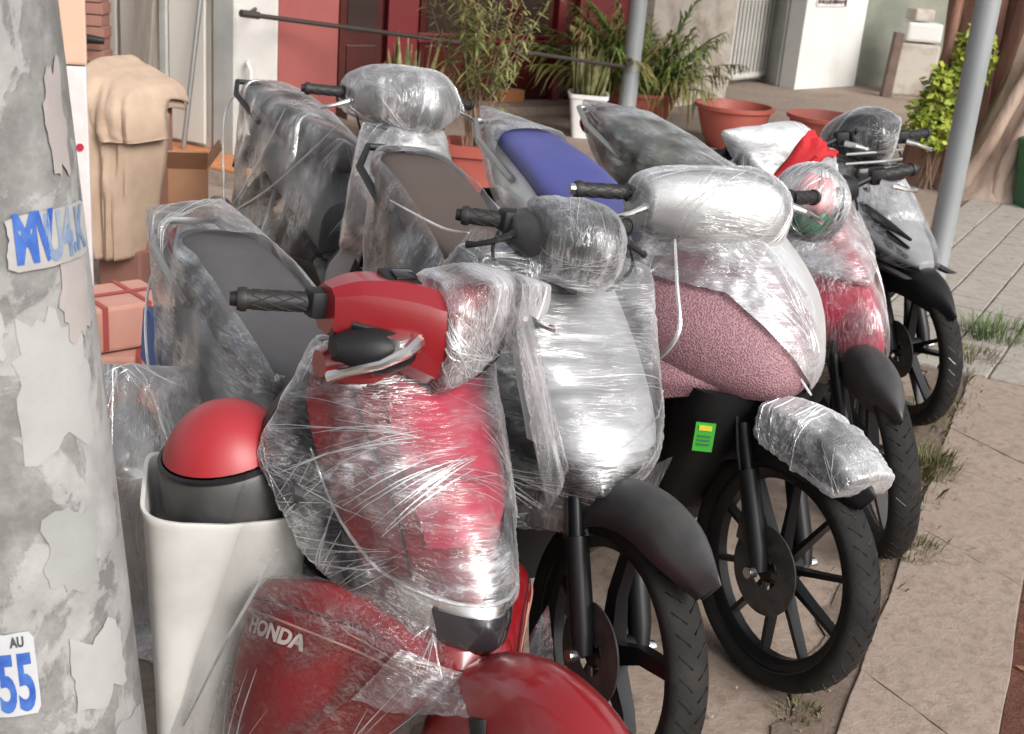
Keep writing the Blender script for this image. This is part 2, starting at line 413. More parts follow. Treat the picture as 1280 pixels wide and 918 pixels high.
def sheet(parent, top, bot, mat, amp=0.012, waves=7, nu=70, nv=36, seed=0, sag=0.0, name='plastic_sheet'):
    """loose sheet of film hanging between two polylines, with folds running from one to the other"""
    t_ = dense([list(p) for p in top], nu); b_ = dense([list(p) for p in bot], nu); P = []
    c = (Vector(t_[nu // 2]) - Vector(b_[nu // 2])); a = Vector(t_[-1]) - Vector(t_[0]); n = a.cross(c)
    if n.length < 1e-6: n = Vector((0, 1, 0))
    n.normalize()
    for j in range(nv):
        f = j / (nv - 1); row = []
        for i in range(nu):
            u = i / (nu - 1); p = Vector(t_[i]).lerp(Vector(b_[i]), f)
            k = math.sin(u * waves * math.pi + 1.7 * noise.noise(Vector((u * 3, f * 1.2, seed)))) + 0.8 * (1 - 2 * abs(noise.noise(Vector((u * waves * 2.2, f * 1.5, seed + 5)))))
            e = math.sin(math.pi * min(1, f * 1.6 + 0.1)) if f < 0.5 else 1.0
            row.append(p + n * (amp * k * max(0.15, e) * (0.5 + 0.5 * noise.noise(Vector((u * 4, f * 3, seed + 9)))) ) + n * sag * math.sin(math.pi * f) * math.sin(math.pi * u))
        P.append(row)
    o = MB().grid(P).build(name, mat, parent, ang=180)
    return o

class Wing:
    """curved side panel given as rows of polylines (rear edge to nose); mirrored with sy"""
    def __init__(s, rows, sy=-1, n=26, m=16):
        R_ = [dense([list(p) for p in r], n) for r in rows]
        C_ = [dense([R_[k][i] for k in range(len(R_))], m) for i in range(n)]
        s.G = [[Vector((p[0], p[1] * -sy, p[2])) for p in c] for c in C_]; s.n = n; s.m = m; s.sy = sy
    def at(s, u, v):
        a = min(max(u, 0), 1) * (s.n - 1); b = min(max(v, 0), 1) * (s.m - 1); i = min(int(a), s.n - 2); j = min(int(b), s.m - 2); f, g = a - i, b - j
        return (s.G[i][j] * (1 - f) + s.G[i + 1][j] * f) * (1 - g) + (s.G[i][j + 1] * (1 - f) + s.G[i + 1][j + 1] * f) * g
    def out(s, u, v, off):
        e = 0.02; a = s.at(u + e, v) - s.at(u - e, v); b = s.at(u, v + e) - s.at(u, v - e); n = a.cross(b).normalized()
        if n.y * s.sy < 0: n = -n
        return s.at(u, v) + n * off
    def build(s, name, mat, par): return MB().grid(s.G).build(name, mat, par, solid=0.010, ang=50)
    def pts(s, off): return [tuple(s.out(i / 12, j / 8, off)) for i in range(13) for j in range(9)]

# ------------------------------------------------------------------ motorbike builder
def make_bike(label, pose, P, group='motorbikes parked side by side in plastic wrap'):
    (ox, oy), hd, lean = pose
    root = thing('motorbike', label, 'motorbike', (ox, oy, 0), (-lean, 0, hd - math.pi / 2), group)
    WR = P.get('wr', 0.285); TW = P.get('tw', 0.044); WB = P.get('wb', 1.25)
    st = P.get('steer', 0.0)
    rake = R(26); hp = Vector((-0.32, 0, 0.80)); ax = Vector((-math.sin(rake), 0, math.cos(rake)))
    ST = Matrix.Translation(hp) @ Matrix.Rotation(st, 4, ax) @ Matrix.Translation(-hp)
    SB = ST                                                     # handlebar side; the wheel side may sit further forward
    ST = Matrix.Translation((P.get('hubx', 0.0), 0, 0)) @ SB
    o = {'root': root, 'ST': SB}
    # ---- wheels
    def wheel(nm, cx, spokes, two, mat, xf, tread):
        c = (cx, 0, WR); rr = WR - 0.062
        mb = MB()
        mb.lathe([(rr + 0.012, -0.034), (rr + 0.012, -0.026), (rr - 0.006, -0.02), (rr - 0.014, -0.012), (rr - 0.014, 0.012), (rr - 0.006, 0.02), (rr + 0.012, 0.026), (rr + 0.012, 0.034), (rr + 0.018, 0.034), (rr + 0.02, 0), (rr + 0.018, -0.034), (rr + 0.012, -0.034)], 56, 'y', c)
        mb.lathe([(0.0, -0.045), (0.03, -0.045), (0.034, -0.03), (0.034, 0.03), (0.03, 0.045), (0.0, 0.045)], 24, 'y', c)
        for k in range(spokes):
            a0 = 2 * math.pi * k / spokes + 0.35
            for da in ((-0.13, 0.13) if two else (0,)):
                a, b = a0 + da * 0.6, a0 + da
                p0 = Vector((math.cos(a) * 0.026, 0, math.sin(a) * 0.026)); p1 = Vector((math.cos(b) * (rr - 0.008), 0, math.sin(b) * (rr - 0.008)))
                t = (p1 - p0).normalized(); s_ = Vector((-t.z, 0, t.x)); wd0, wd1 = P.get('spw', (0.016, 0.011))
                rings = []
                for f, wd, hh in ((0, wd0, 0.018), (0.5, (wd0 + wd1) / 2 * 0.9, 0.014), (1, wd1, 0.012)):
                    q = p0.lerp(p1, f) + Vector(c) + s_ * (0.014 * math.sin(f * math.pi) if P.get('curl') else 0)
                    rings.append([q + s_ * wd + Vector((0, hh, 0)), q + s_ * wd - Vector((0, hh, 0)), q - s_ * wd - Vector((0, hh, 0)), q - s_ * wd + Vector((0, hh, 0))])
                mb.loft(rings)
        w_ = mb.xf(xf).build(nm, mat, root, bevel=0.0)
        mb = MB(); T = TW
        mb.lathe([(rr + 0.012, -0.03), (rr + 0.02, -T * 0.86), (rr + 0.035, -T), (WR - 0.016, -T * 0.93), (WR - 0.007, -T * 0.72), (WR - 0.0015, -T * 0.4), (WR, -T * 0.1), (WR, T * 0.1), (WR - 0.0015, T * 0.4), (WR - 0.007, T * 0.72), (WR - 0.016, T * 0.93), (rr + 0.035, T), (rr + 0.02, T * 0.86), (rr + 0.012, 0.03)], 72, 'y', c)
        # tread grooves as dark inset bars standing 1 mm: sipes
        mb.xf(xf).build('tyre', 'rubber', w_)
        if tread:
            tb = MB()
            for k in range(44):
                a = 2 * math.pi * k / 44
                for sg in (-1, 1):
                    pts = []
                    for f in (0, 1):
                        aa = a + f * 0.09 + (0.07 if sg > 0 else 0); yy = sg * T * (0.14 + 0.56 * f); rad = WR + 0.0006 - (0.0075 * (max(0, abs(yy) / T - 0.1) / 0.62) ** 2)
                        pts.append(Vector((math.cos(aa) * rad + cx, yy, math.sin(aa) * rad + WR)))
                    tb.tube(pts, [0.0022, 0.0018], 4)
            tb.xf(xf).build('tread_groove', 'gloss', w_)['kind'] = 'stuff'
        db = MB(); sy = -1 if P.get('disc', -1) < 0 else 1
        db.lathe([(0.045, sy * 0.048), (0.105, sy * 0.048), (0.105, sy * 0.052), (0.045, sy * 0.052), (0.045, sy * 0.048)], 40, 'y', c)
        for k in range(5):
            a = 2 * math.pi * k / 5; db.box((cx + math.cos(a) * 0.04, sy * 0.049, WR + math.sin(a) * 0.04), (0.03, 0.004, 0.014), Matrix.Rotation(-a, 3, 'Y'))
        db.xf(xf).build('brake_disc', P.get('disc_mat', 'engine'), w_)
        return w_
    o['wheel'] = wheel('front_wheel', 0, P.get('spokes', 5), P.get('two', False), P.get('wheel_mat', 'blackalloy'), ST, True)
    o['rear'] = wheel('rear_wheel', -WB, P.get('spokes', 5), P.get('two', False), P.get('wheel_mat', 'blackalloy'), Matrix(), False)
    # ---- front fender
    f0, f1 = P.get('fender', (R(44), R(150))); FR = WR + P.get('fr', 0.024); fw = P.get('fw', 0.056)
    grid = []
    na = 22
    for i in range(na):
        f = i / (na - 1); a = f0 + (f1 - f0) * f
        tip = min(1, f / 0.28); ww = fw * (0.08 + 0.92 * math.sin(min(1, tip) * math.pi / 2)) if P.get('fpoint', True) else fw
        row = []
        for j in range(13):
            u = -1 + 2 * j / 12
            drop = 0.05 * abs(u) ** 3.0 + (P.get('fskirt', 0.05) * max(0, abs(u) - 0.75) * 4 * math.sin(f * math.pi) if True else 0)
            rad = FR + 0.012 * (1 - u * u) - drop + P.get('ridge', 0.0) * (1 - abs(u))
            row.append(Vector((math.cos(a) * rad + P.get('fdx', 0.0), u * ww, math.sin(a) * rad + WR + P.get('fdz', 0.0))))
        grid.append(row)
    o['fender'] = MB().grid(grid).xf(ST).build('front_fender', P.get('fender_mat', 'black'), root, solid=0.004)
    # ---- fork
    for sy in (-1, 1):
        y = 0.068 * sy
        fk = MB().tube([(0, y, WR), (-0.02, y, WR + 0.05), (-0.10, y, WR + 0.21)], [0.021, 0.026, 0.024], 14)
        ft = P.get('fork_top', 0.30)
        fk.tube([(-0.10, y, WR + 0.21), (-0.10 - 0.162 * ft, y * (1 - 0.1 * ft), WR + 0.21 + 0.32 * ft)], 0.0145, 12)
        fo = fk.xf(ST).build('fork_leg', P.get('fork_mat', 'blackalloy'), root)
        MB().lathe([(0, -0.012), (0.013, -0.012), (0.015, 0), (0.013, 0.012), (0, 0.012)], 12, 'y', (0, y + sy * 0.022, WR)).xf(ST).build('axle_nut', 'chrome', fo)
    cal = MB().box((-0.07, P.get('disc', -1) * 0.055, WR + 0.075), (0.05, 0.03, 0.07)).xf(ST).build('brake_caliper', P.get('cal_mat', 'engine'), root, bevel=0.006)
    if P.get('hose', True): MB().tube([(-0.07, P.get('disc', -1) * 0.07, WR + 0.1), (-0.13, P.get('disc', -1) * 0.085, WR + 0.25), (-0.22, P.get('disc', -1) * 0.06, WR + 0.42)], 0.0045, 6).xf(ST).build('brake_hose', 'black', root)
    # ---- apron
    ap = Apron(P['apron'], P.get('ap_p', 1.5)); o['ap'] = ap
    o['cowl'] = ap.shell(0.03).build('front_cowl', P['color'], root)
    # inner leg shield and steering column
    inner = P.get('inner') or [[r[0], r[1] - r[3] * 0.75 - 0.05, r[2] * 0.88, 0.03] for r in P['apron']]
    o['inner'] = Apron(inner, 2).shell(0.035).build('leg_shield', P.get('inner_mat', 'black'), root)
    MB().tube([(-0.24, 0, 0.5), (-0.46, 0, 0.96)], 0.04, 12).build('steering_column', 'black', root)
    # ---- handlebar
    ST = SB
    MB().loft([ring_se('z', (x_, 0, z_), a_, b_, 20, 4) for z_, x_, a_, b_ in ((0.20, -0.47, 0.05, 0.09), (0.32, -0.42, 0.05, 0.12), (0.48, -0.38, 0.05, 0.14), (0.62, -0.37, 0.05, 0.14))]).build('inner_fender', 'black', root)
    MB().prism([(-0.42, 0.30), (-0.48, 0.20), (-0.62, 0.16), (-0.98, 0.17), (-1.08, 0.30), (-1.0, 0.50), (-0.5, 0.36)], -0.125, 0.125).build('under_cowl', 'black', root, bevel=0.02)
    MB().tube([(-0.50, -0.135, 0.22), (-0.50, -0.135, 0.36), (-0.62, -0.14, 0.40)], [0.03, 0.04, 0.02], 10).build('cooling_duct', 'engine', root)
    bz = P.get('bar_z', 1.0); bx = P.get('bar_x', -0.44); bw = P.get('bar_w', 0.32); sweep = P.get('sweep', 0.08)
    path = [(bx - sweep, -bw, bz), (bx - sweep * 0.4, -bw * 0.55, bz + 0.005), (bx, -bw * 0.2, bz - 0.02), (bx, bw * 0.2, bz - 0.02), (bx - sweep * 0.4, bw * 0.55, bz + 0.005), (bx - sweep, bw, bz)]
    o['bar'] = MB().tube(path, 0.011, 10).xf(ST).build('handlebar', 'black', root)
    for sy in (-1, 1):
        e = Vector((bx - sweep, sy * bw, bz)); i0 = Vector((bx - sweep * 0.45, sy * bw * 0.6, bz + 0.005)); d = (e - i0).normalized()
        L_ = 0.115; s0 = e - d * L_
        n = 18; pth = [s0 + d * L_ * k / n for k in range(n + 1)]
        rad = [0.0225] + [0.0165 + (0.0008 if k % 2 else 0.0) for k in range(1, n)] + [0.0165]
        g = MB().tube(pth, rad, 16).tube([e - d * 0.004, e + d * 0.004, e + d * 0.012], [0.0205, 0.0215, 0.019], 16).xf(ST).build('grip', 'grip', root, ang=60)
        # diamond ribs
        rb = MB()
        for k in range(7):
            for h in (1, -1):
                a0 = 2 * math.pi * k / 7; pp = []
                o1 = d.orthogonal().normalized(); o2 = d.cross(o1)
                for q in range(9):
                    f = q / 8; a = a0 + h * f * 2.2
                    pp.append(s0 + d * (0.012 + f * (L_ - 0.024)) + (o1 * math.cos(a) + o2 * math.sin(a)) * 0.0172)
                rb.tube(pp, 0.0011, 4)
        rb.xf(ST).build('grip_rib', 'grip', g)['kind'] = 'stuff'
        MB().tube([e + d * 0.010, e + d * 0.024], [0.014, 0.012], 14).xf(ST).build('bar_end_cap', P.get('cap_mat', 'black'), g)
        lv0 = i0 + Vector((0.035, 0, -0.012)); lv = MB()
        lp = P['lever_pts'] if 'lever_pts' in P and sy < 0 else [lv0, lv0 + d * 0.03 + Vector((0.035, 0, -0.006)), lv0 + d * 0.07 + Vector((0.046, 0, -0.02)), lv0 + d * 0.10 + Vector((0.044, 0, -0.03)), lv0 + d * 0.115 + Vector((0.036, 0, -0.034))]
        lv.tube(lp, [q * P.get('lever_k', 1.0) for q in (0.011, 0.009, 0.0065, 0.006, 0.0085)], 8)
        lv.xf(ST).build('brake_lever', 'chrome' if P.get('lever', True) else 'black', root)
        MB().box(i0 + Vector((0.0, 0, 0)), (0.045, 0.05, 0.05)).xf(ST).build('switch_housing', 'black', root, bevel=0.012)
    for q in range(3):
        y0 = (-0.16, 0.15, 0.10)[q]
        MB().tube(dense([[bx, y0, bz - 0.01], [bx + 0.02, y0 * 1.1, bz - 0.05 - 0.02 * q], [bx + 0.0, y0 * 0.8, bz - 0.14], [bx - 0.02, y0 * 0.35, bz - 0.24]], 14), 0.0042, 6).build('control_cable', 'black', root)
    # handlebar cowl
    if 'hcowl' in P:
        rows = dense(P['hcowl'], 22)       # y, xc, zc, rx, rz
        o['hcowl'] = MB().loft([ring_se('y', (r[1], r[0], r[2]), max(r[3], 0.004), max(r[4], 0.004), P.get('hc_n', 24), P.get('hc_e', 2.3)) for r in rows]).xf(ST).build('handlebar_cowl', P.get('hcowl_mat', P['color']), root, ang=P.get('hc_ang', 40))
    # ---- tail, seat
    trows = P.get('tail', [(-1.80, 0.86, 0.03, 0.03), (-1.66, 0.83, 0.075, 0.06), (-1.45, 0.76, 0.12, 0.10), (-1.15, 0.68, 0.145, 0.13), (-0.9, 0.60, 0.13, 0.13), (-0.72, 0.50, 0.10, 0.12)])
    zs = P.get('dz', 0.0); tl = P.get('tl', 1.0)
    def XS(x): return -0.7 + (x + 0.7) * tl
    o['tail'] = MB().loft([ring_se('x', (XS(r[0]), 0, r[1] + zs), r[2], r[3], 22, 2.6) for r in dense(trows, 20)]).build('tail_cowl', P.get('tail_mat', P['color']), root)
    srows = P.get('seat', [(-1.66, 0.885, 0.06, 0.022), (-1.55, 0.885, 0.10, 0.035), (-1.3, 0.845, 0.125, 0.045), (-1.12, 0.80, 0.135, 0.045), (-0.92, 0.775, 0.115, 0.045), (-0.74, 0.765, 0.07, 0.04), (-0.70, 0.755, 0.03, 0.02)])
    sr = [ring_se('x', (XS(r[0]), 0, r[1] + zs), r[2], r[3], 22, 2.9) for r in dense(srows, 24)]
    o['seat'] = MB().loft(sr).build('seat', P.get('seat_mat', 'seat'), root)
    MB().lathe([(0, 0), (0.03, 0.0), (0.045, 0.015), (0.04, 0.03), (0, 0.034)], 16, 'x', (0, 0, 0)).xf(Matrix.Translation((XS(-1.80), 0, 0.84 + zs)) @ Matrix.Rotation(math.pi, 4, 'Z')).build('tail_light', 'taillens', root)
    MB().tube([(XS(x), y, z + zs) for x, y, z in ((-1.35, -0.13, 0.80), (-1.6, -0.14, 0.87), (-1.79, -0.07, 0.90), (-1.79, 0.07, 0.90), (-1.6, 0.14, 0.87), (-1.35, 0.13, 0.80))], 0.011, 8).build('grab_rail', P.get('rail_mat', 'steel'), root)
    # rear fender and plate holder
    rg = []
    for i in range(14):
        a = R(70) + R(115) * i / 13
        rg.append([Vector((-WB + math.cos(a) * (WR + 0.04 - 0.03 * abs(u) ** 3), u * 0.07, WR + math.sin(a) * (WR + 0.04 - 0.03 * abs(u) ** 3))) for u in np.linspace(-1, 1, 9)])
    MB().grid(rg).build('rear_fender', 'black', root, solid=0.004)
    MB().box((XS(-1.74), 0, 0.62 + zs), (0.012, 0.12, 0.16), Matrix.Rotation(R(24), 3, 'Y')).build('plate_holder', 'black', root, bevel=0.003)
    # engine, floor, swing arm, exhaust, stand
    MB().box((-0.82, 0, 0.33), (0.34, 0.20, 0.17)).tube([(-0.66, 0, 0.33), (-0.44, 0, 0.36)], [0.07, 0.06], 14).build('engine', 'engine', root, bevel=0.02)
    MB().prism([(-0.36, 0.40), (-0.44, 0.33), (-0.78, 0.31), (-0.82, 0.37), (-0.6, 0.39), (-0.42, 0.47)], -0.13, 0.13).build('floor_board', 'black', root, bevel=0.012)
    for sy in (-1, 1):
        MB().tube([(-0.8, 0.08 * sy, 0.36), (-WB, 0.085 * sy, WR)], [0.022, 0.018], 8).build('swing_arm', 'black', root)
        sa = MB().tube([(-WB + 0.02, 0.10 * sy, WR + 0.03), (-WB + 0.16, 0.10 * sy, 0.66)], 0.012, 8)
        sa.tube([(-WB + 0.02 + 0.14 * (k / 50), 0.10 * sy + 0.024 * math.cos(k * 0.9), WR + 0.08 + 0.28 * (k / 50)) for k in range(51)], 0.0045, 5)
        sa.build('shock_absorber', 'steel', root)
        px_ = P.get('peg_x', -0.86); po_ = P.get('peg_o', 0.0); pg = MB().tube([(px_, 0.12 * sy, 0.30), (px_, (0.26 + po_) * sy, 0.30)], 0.014, 10)
        for k in range(6): pg.tube([(px_, (0.165 + po_ + 0.017 * k) * sy, 0.30), (px_, (0.172 + po_ + 0.017 * k) * sy, 0.30)], 0.02, 10)
        pg.build('foot_peg', 'black', root)
    MB().tube([(-0.55, -0.06, 0.28), (-0.7, -0.10, 0.18), (-1.0, -0.14, 0.22), (-1.08, -0.145, 0.25)], 0.018, 10).tube([(-1.06, -0.145, 0.245), (-1.12, -0.15, 0.26), (-1.55, -0.155, 0.38), (-1.6, -0.155, 0.39)], [0.025, 0.045, 0.05, 0.03], 16).build('exhaust', P.get('ex_mat', 'steel'), root)
    MB().tube([(-0.72, 0.10, 0.28), (-0.66, 0.20, 0.011 + 0.2 * math.tan(lean))], 0.011, 8).build('side_stand', 'steel', root)
    return o

def front_pts(o, key, d=0.012, f=None):
    a = inflated(o[key], d)
    return [tuple(p) for p in a if f is None or f(p)]
def fold(parent, pts, r=0.004, name='film_fold', mat='fold'):
    return MB().tube(dense([list(p) for p in pts], 24), [r * (0.6 + 0.6 * math.sin(math.pi * k / 23)) for k in range(24)], 6).build(name, mat, parent)

# ================================================================== the motorbikes
def on_apron(ap, pts, off=0.003): return [ap.at(u, z) + ap.nrm(u, z) * off for u, z in pts]
def sel(a, f): return [tuple(p) for p in a if f(p)]

# ---------------------------------------------------------------- 1 red bike in front
A1 = [(0.45, -0.17, 0.05, 0.06), (0.49, -0.125, 0.085, 0.11), (0.56, -0.10, 0.12, 0.17), (0.65, -0.145, 0.155, 0.20), (0.75, -0.235, 0.18, 0.20), (0.84, -0.345, 0.18, 0.16), (0.92, -0.435, 0.15, 0.09)]
b1 = make_bike('red motorbike in front with bare handlebar cowl and black grip, lettering on its shield',
    ((0.02, 1.70), 0.58, 0.08), dict(color='red', apron=A1, ap_p=1.75, inner=[(0.22, -0.46, 0.20, 0.04), (0.5, -0.47, 0.25, 0.05), (0.74, -0.50, 0.24, 0.05), (0.88, -0.49, 0.16, 0.04)], fender_mat='red', fw=0.09, fr=0.012, fdz=0.004, fdx=0.0, wr=0.278, hubx=0.11, hose=False, fskirt=0.13, fork_top=0.0, fender=(R(24), R(168)), bar_w=0.295, bar_z=1.0, bar_x=-0.46, hc_n=10, hc_ang=24, peg_x=-0.60, peg_o=0.03, tl=0.9, hc_e=2.7, ridge=0.014, lever_pts=[Vector((-0.355, -0.06, 0.978)), Vector((-0.325, -0.095, 0.972)), Vector((-0.325, -0.14, 0.952)), Vector((-0.36, -0.185, 0.928)), Vector((-0.385, -0.20, 0.912))], lever_k=1.25,
    hcowl=[(-0.175, -0.48, 1.00, 0.040, 0.042), (-0.13, -0.465, 1.00, 0.062, 0.062), (-0.06, -0.44, 0.985, 0.080, 0.082), (0, -0.425, 0.97, 0.090, 0.088), (0.06, -0.44, 0.985, 0.080, 0.082), (0.13, -0.465, 1.0, 0.062, 0.062), (0.175, -0.48, 1.0, 0.040, 0.042)],
    tail_mat='grey', spokes=6, dz=-0.04))
r1, ap = b1['root'], b1['ap']
hl = ap.patch(-0.80, 0.80, 0.515, 0.60, 0.006, 14, 8).build('headlight', 'chrome', b1['cowl'])
ap.patch(-0.55, 0.55, 0.535, 0.585, 0.011, 12, 6).build('headlight_lens', 'lens', hl)
MB().tube(on_apron(ap, [(-0.9 + 1.8 * k / 16, 0.512) for k in range(17)], 0.008), 0.007, 8).build('headlight_trim', 'steel', hl)
ap.patch(0.15, 0.95, 0.575, 0.70, 0.005, 10, 8, lambda s, t: (-0.1 + 1.07 * s + 0.3 * t * (1 - s), 0.605 + t * (0.06 + 0.08 * s))).build('position_light', 'lens', b1['cowl'])
ap.patch(-0.2, 0.85, 0.66, 0.88, 0.007, 12, 12, lambda s, t: (-0.45 + 1.35 * s, 0.72 + 0.165 * t - 0.05 * (1 - s) * (1 - t))).build('shield_panel', 'pinkred', b1['cowl'])
MB().tube(on_apron(ap, [(-0.72 + 0.12 * math.sin(k / 5), 0.88 - 0.36 * k / 18) for k in range(19)], 0.002), 0.002, 5).build('panel_seam', 'black', b1['cowl'])
MB().loft([ring_se('z', (x_, 0, z_), a_, b_, 24, 2.6) for z_, x_, a_, b_ in ((0.36, -0.25, 0.04, 0.09), (0.44, -0.175, 0.055, 0.085), (0.50, -0.155, 0.06, 0.075), (0.525, -0.16, 0.05, 0.065))]).build('lower_nose', 'red', r1)
wings1 = []
for sy in (-1, 1):
    wg = Wing([[(-0.46, -0.235, 0.505), (-0.34, -0.18, 0.555), (-0.22, -0.09, 0.555), (-0.13, -0.045, 0.505)],
               [(-0.455, -0.262, 0.475), (-0.34, -0.23, 0.51), (-0.21, -0.135, 0.51), (-0.10, -0.055, 0.478)],
               [(-0.46, -0.272, 0.42), (-0.35, -0.245, 0.455), (-0.23, -0.155, 0.46), (-0.11, -0.06, 0.445)],
               [(-0.475, -0.280, 0.26), (-0.38, -0.258, 0.29), (-0.26, -0.185, 0.34), (-0.16, -0.095, 0.39)],
               [(-0.50, -0.265, 0.05), (-0.43, -0.25, 0.07), (-0.34, -0.20, 0.13), (-0.24, -0.12, 0.24)]], sy)
    wo_ = wg.build('side_panel', 'red', r1); wings1.append(wg)
    MB().tube([wg.out(0.02 + 0.96 * k / 24, 0.36 + 0.10 * (k / 24), 0.007) for k in range(25)], 0.0022, 5).build('pinstripe', 'gold', wo_)
    MB().tube([wg.out(0.55 + 0.43 * k / 14, 0.30 + 0.12 * (k / 14), 0.007) for k in range(15)], 0.0016, 5).build('pinstripe', 'gold', wo_)
    MB().tube([wg.out(k / 24, 0.24, 0.0055) for k in range(25)], 0.0012, 5).build('panel_seam', 'black', wo_)
    if sy < 0:
        tv, tf = text_mesh('HONDA', 0.034, 0.0016); wid = max(v.x for v in tv)
        MB().add([wg.out(0.10 + 0.34 * v.x / wid, 0.50 + 0.02 * v.x / wid - v.y * 3.4, 0.0085) for v in tv], tf).build('lettering', 'letter', wo_, smooth=False)
# handlebar details
hc = b1['hcowl']
MB().box((-0.445, -0.06, 1.062), (0.06, 0.06, 0.012), Matrix.Rotation(0.2, 3, 'Y')).xf(b1['ST']).build('switch_panel', 'black', hc, bevel=0.004)
MB().box((-0.44, -0.055, 1.070), (0.03, 0.04, 0.008), Matrix.Rotation(0.2, 3, 'Y')).xf(b1['ST']).build('rocker_switch', 'gloss', hc, bevel=0.003)
MB().loft([ring_se('y', (-0.47, -0.18 + 0.20 * k / 7, 0.905), 0.02 + 0.04 * math.sin(math.pi * (k + 0.5) / 8), 0.015 + 0.035 * math.sin(math.pi * (k + 0.5) / 8), 16) for k in range(8)]).xf(b1['ST']).build('cowl_flange', 'red', hc)
MB().loft([ring_se('y', (-0.415 + 0.003 * k, -0.185 + 0.14 * k / 9, 0.952), 0.012 + 0.042 * math.sin(math.pi * (k + 0.5) / 10), 0.010 + 0.030 * math.sin(math.pi * (k + 0.5) / 10), 18) for k in range(10)]).xf(b1['ST']).build('lever_recess', 'black', hc)
MB().box((-0.365, -0.085, 0.975), (0.035, 0.05, 0.022), Matrix.Rotation(0.4, 3, 'Z')).tube([(-0.36, -0.06, 0.99), (-0.36, -0.06, 0.96)], 0.010, 10).xf(b1['ST']).build('lever_bracket', 'chrome', hc, bevel=0.004)
MB().tube([(-0.40, -0.05, 0.975), (-0.385, -0.10, 0.985), (-0.42, -0.15, 0.99)], 0.006, 8).xf(b1['ST']).build('throttle_cable', 'black', hc)
# film
c1 = inflated(b1['cowl'], 0.014); h1 = inflated(b1['hcowl'], 0.016)
wrap(r1, [sel(c1, lambda p: True) + [(-0.50, -0.15, 0.93), (-0.46, 0.16, 0.92), (-0.54, -0.255, 0.72), (-0.46, 0.22, 0.75), (-0.07, 0.03, 0.50), (-0.40, -0.22, 0.60)]], 'film_front', voxel=0.008, amp=0.006, dirv=(0.2, 1, 0.25), freq=30, seed=1, smooth=2, cut=lambda p: p.z < 0.60 and p.x > -0.26 and abs(p.y - 0.01) < 0.095)
wrap(r1, [sel(h1, lambda p: p[1] > -0.02) + [(-0.54, 0.33, 1.02), (-0.54, 0.33, 0.97), (-0.34, 0.05, 1.08)]], 'film_bright', voxel=0.007, amp=0.006, dirv=(1, 0.1, -0.6), freq=34, seed=2, smooth=2)
wrap(r1, [wings1[0].pts(0.02) + [(-0.52, -0.31, 0.14), (-0.45, -0.12, 0.3)]], 'film_diag', voxel=0.010, amp=0.003, dirv=(-0.7, -0.3, -0.7), freq=40, seed=3, smooth=2, fans=4)
t1 = inflated(b1['tail'], 0.02); s1 = inflated(b1['seat'], 0.02)
wrap(r1, [sel(t1, lambda p: p[0] < -0.78) + sel(s1, lambda p: p[0] < -0.8) + [(-1.78, 0, 0.84), (-1.76, 0, 0.62), (-1.72, -0.1, 0.88), (-1.68, 0.08, 0.92), (-1.6, 0, 0.5), (-1.2, -0.19, 0.42), (-0.85, -0.2, 0.40)]], 'film_side', voxel=0.010, amp=0.005, dirv=(0.8, 0, -0.6), freq=26, seed=4, smooth=2,
     cut=lambda p: -1.42 < p.x < -0.7 and abs(p.y + 0.0) < 0.11 and p.z > 0.755 + 0.06 * max(0, (-0.9 - p.x)))
MB().box((-1.50, -0.11, 0.60), (0.15, 0.06, 0.14)).build('parcel_cover', 'bluep', r1, bevel=0.012)
for sy in (-1, 1):
    MB().loft([ring_se('y', (-0.42 - 0.02 * k, sy * (0.15 + 0.035 * k), 0.665 + 0.008 * k), 0.05 - 0.008 * k, 0.03 - 0.003 * k, 16) for k in range(3)]).build('turn_signal', 'lens', b1['cowl'])
sheet(r1, [(-0.50, -0.27, 0.72), (-0.36, -0.25, 0.62), (-0.16, -0.12, 0.53)], [(-0.62, -0.36, 0.16), (-0.50, -0.34, 0.14), (-0.36, -0.26, 0.16)], 'film_diag', 0.012, 9, seed=3)
sheet(r1, [(-0.16, -0.13, 0.52), (-0.075, 0.0, 0.50), (-0.17, 0.16, 0.55)], [(-0.20, -0.19, 0.41), (-0.02, -0.085, 0.47), (0.02, 0.05, 0.54)], 'film_front', 0.010, 6, seed=4)
sheet(r1, [(-0.54, 0.20, 1.04), (-0.40, 0.16, 1.07), (-0.28, 0.08, 1.02)], [(-0.50, 0.30, 0.72), (-0.32, 0.27, 0.74), (-0.16, 0.12, 0.74)], 'film_clear', 0.008, 4, seed=5)
fold(r1, on_apron(ap, [(-1.0, 0.76), (-0.98, 0.68), (-0.9, 0.63), (-0.75, 0.61), (-0.3, 0.603), (0.3, 0.605), (0.9, 0.64), (1.0, 0.72)], 0.016), 0.003)
fold(r1, [(-0.36, -0.27, 0.62), (-0.45, -0.31, 0.40), (-0.54, -0.34, 0.18)], 0.0025)
fold(r1, [(-1.78, 0, 0.82), (-1.6, -0.12, 0.70), (-1.3, -0.19, 0.55), (-0.9, -0.2, 0.40)], 0.003)

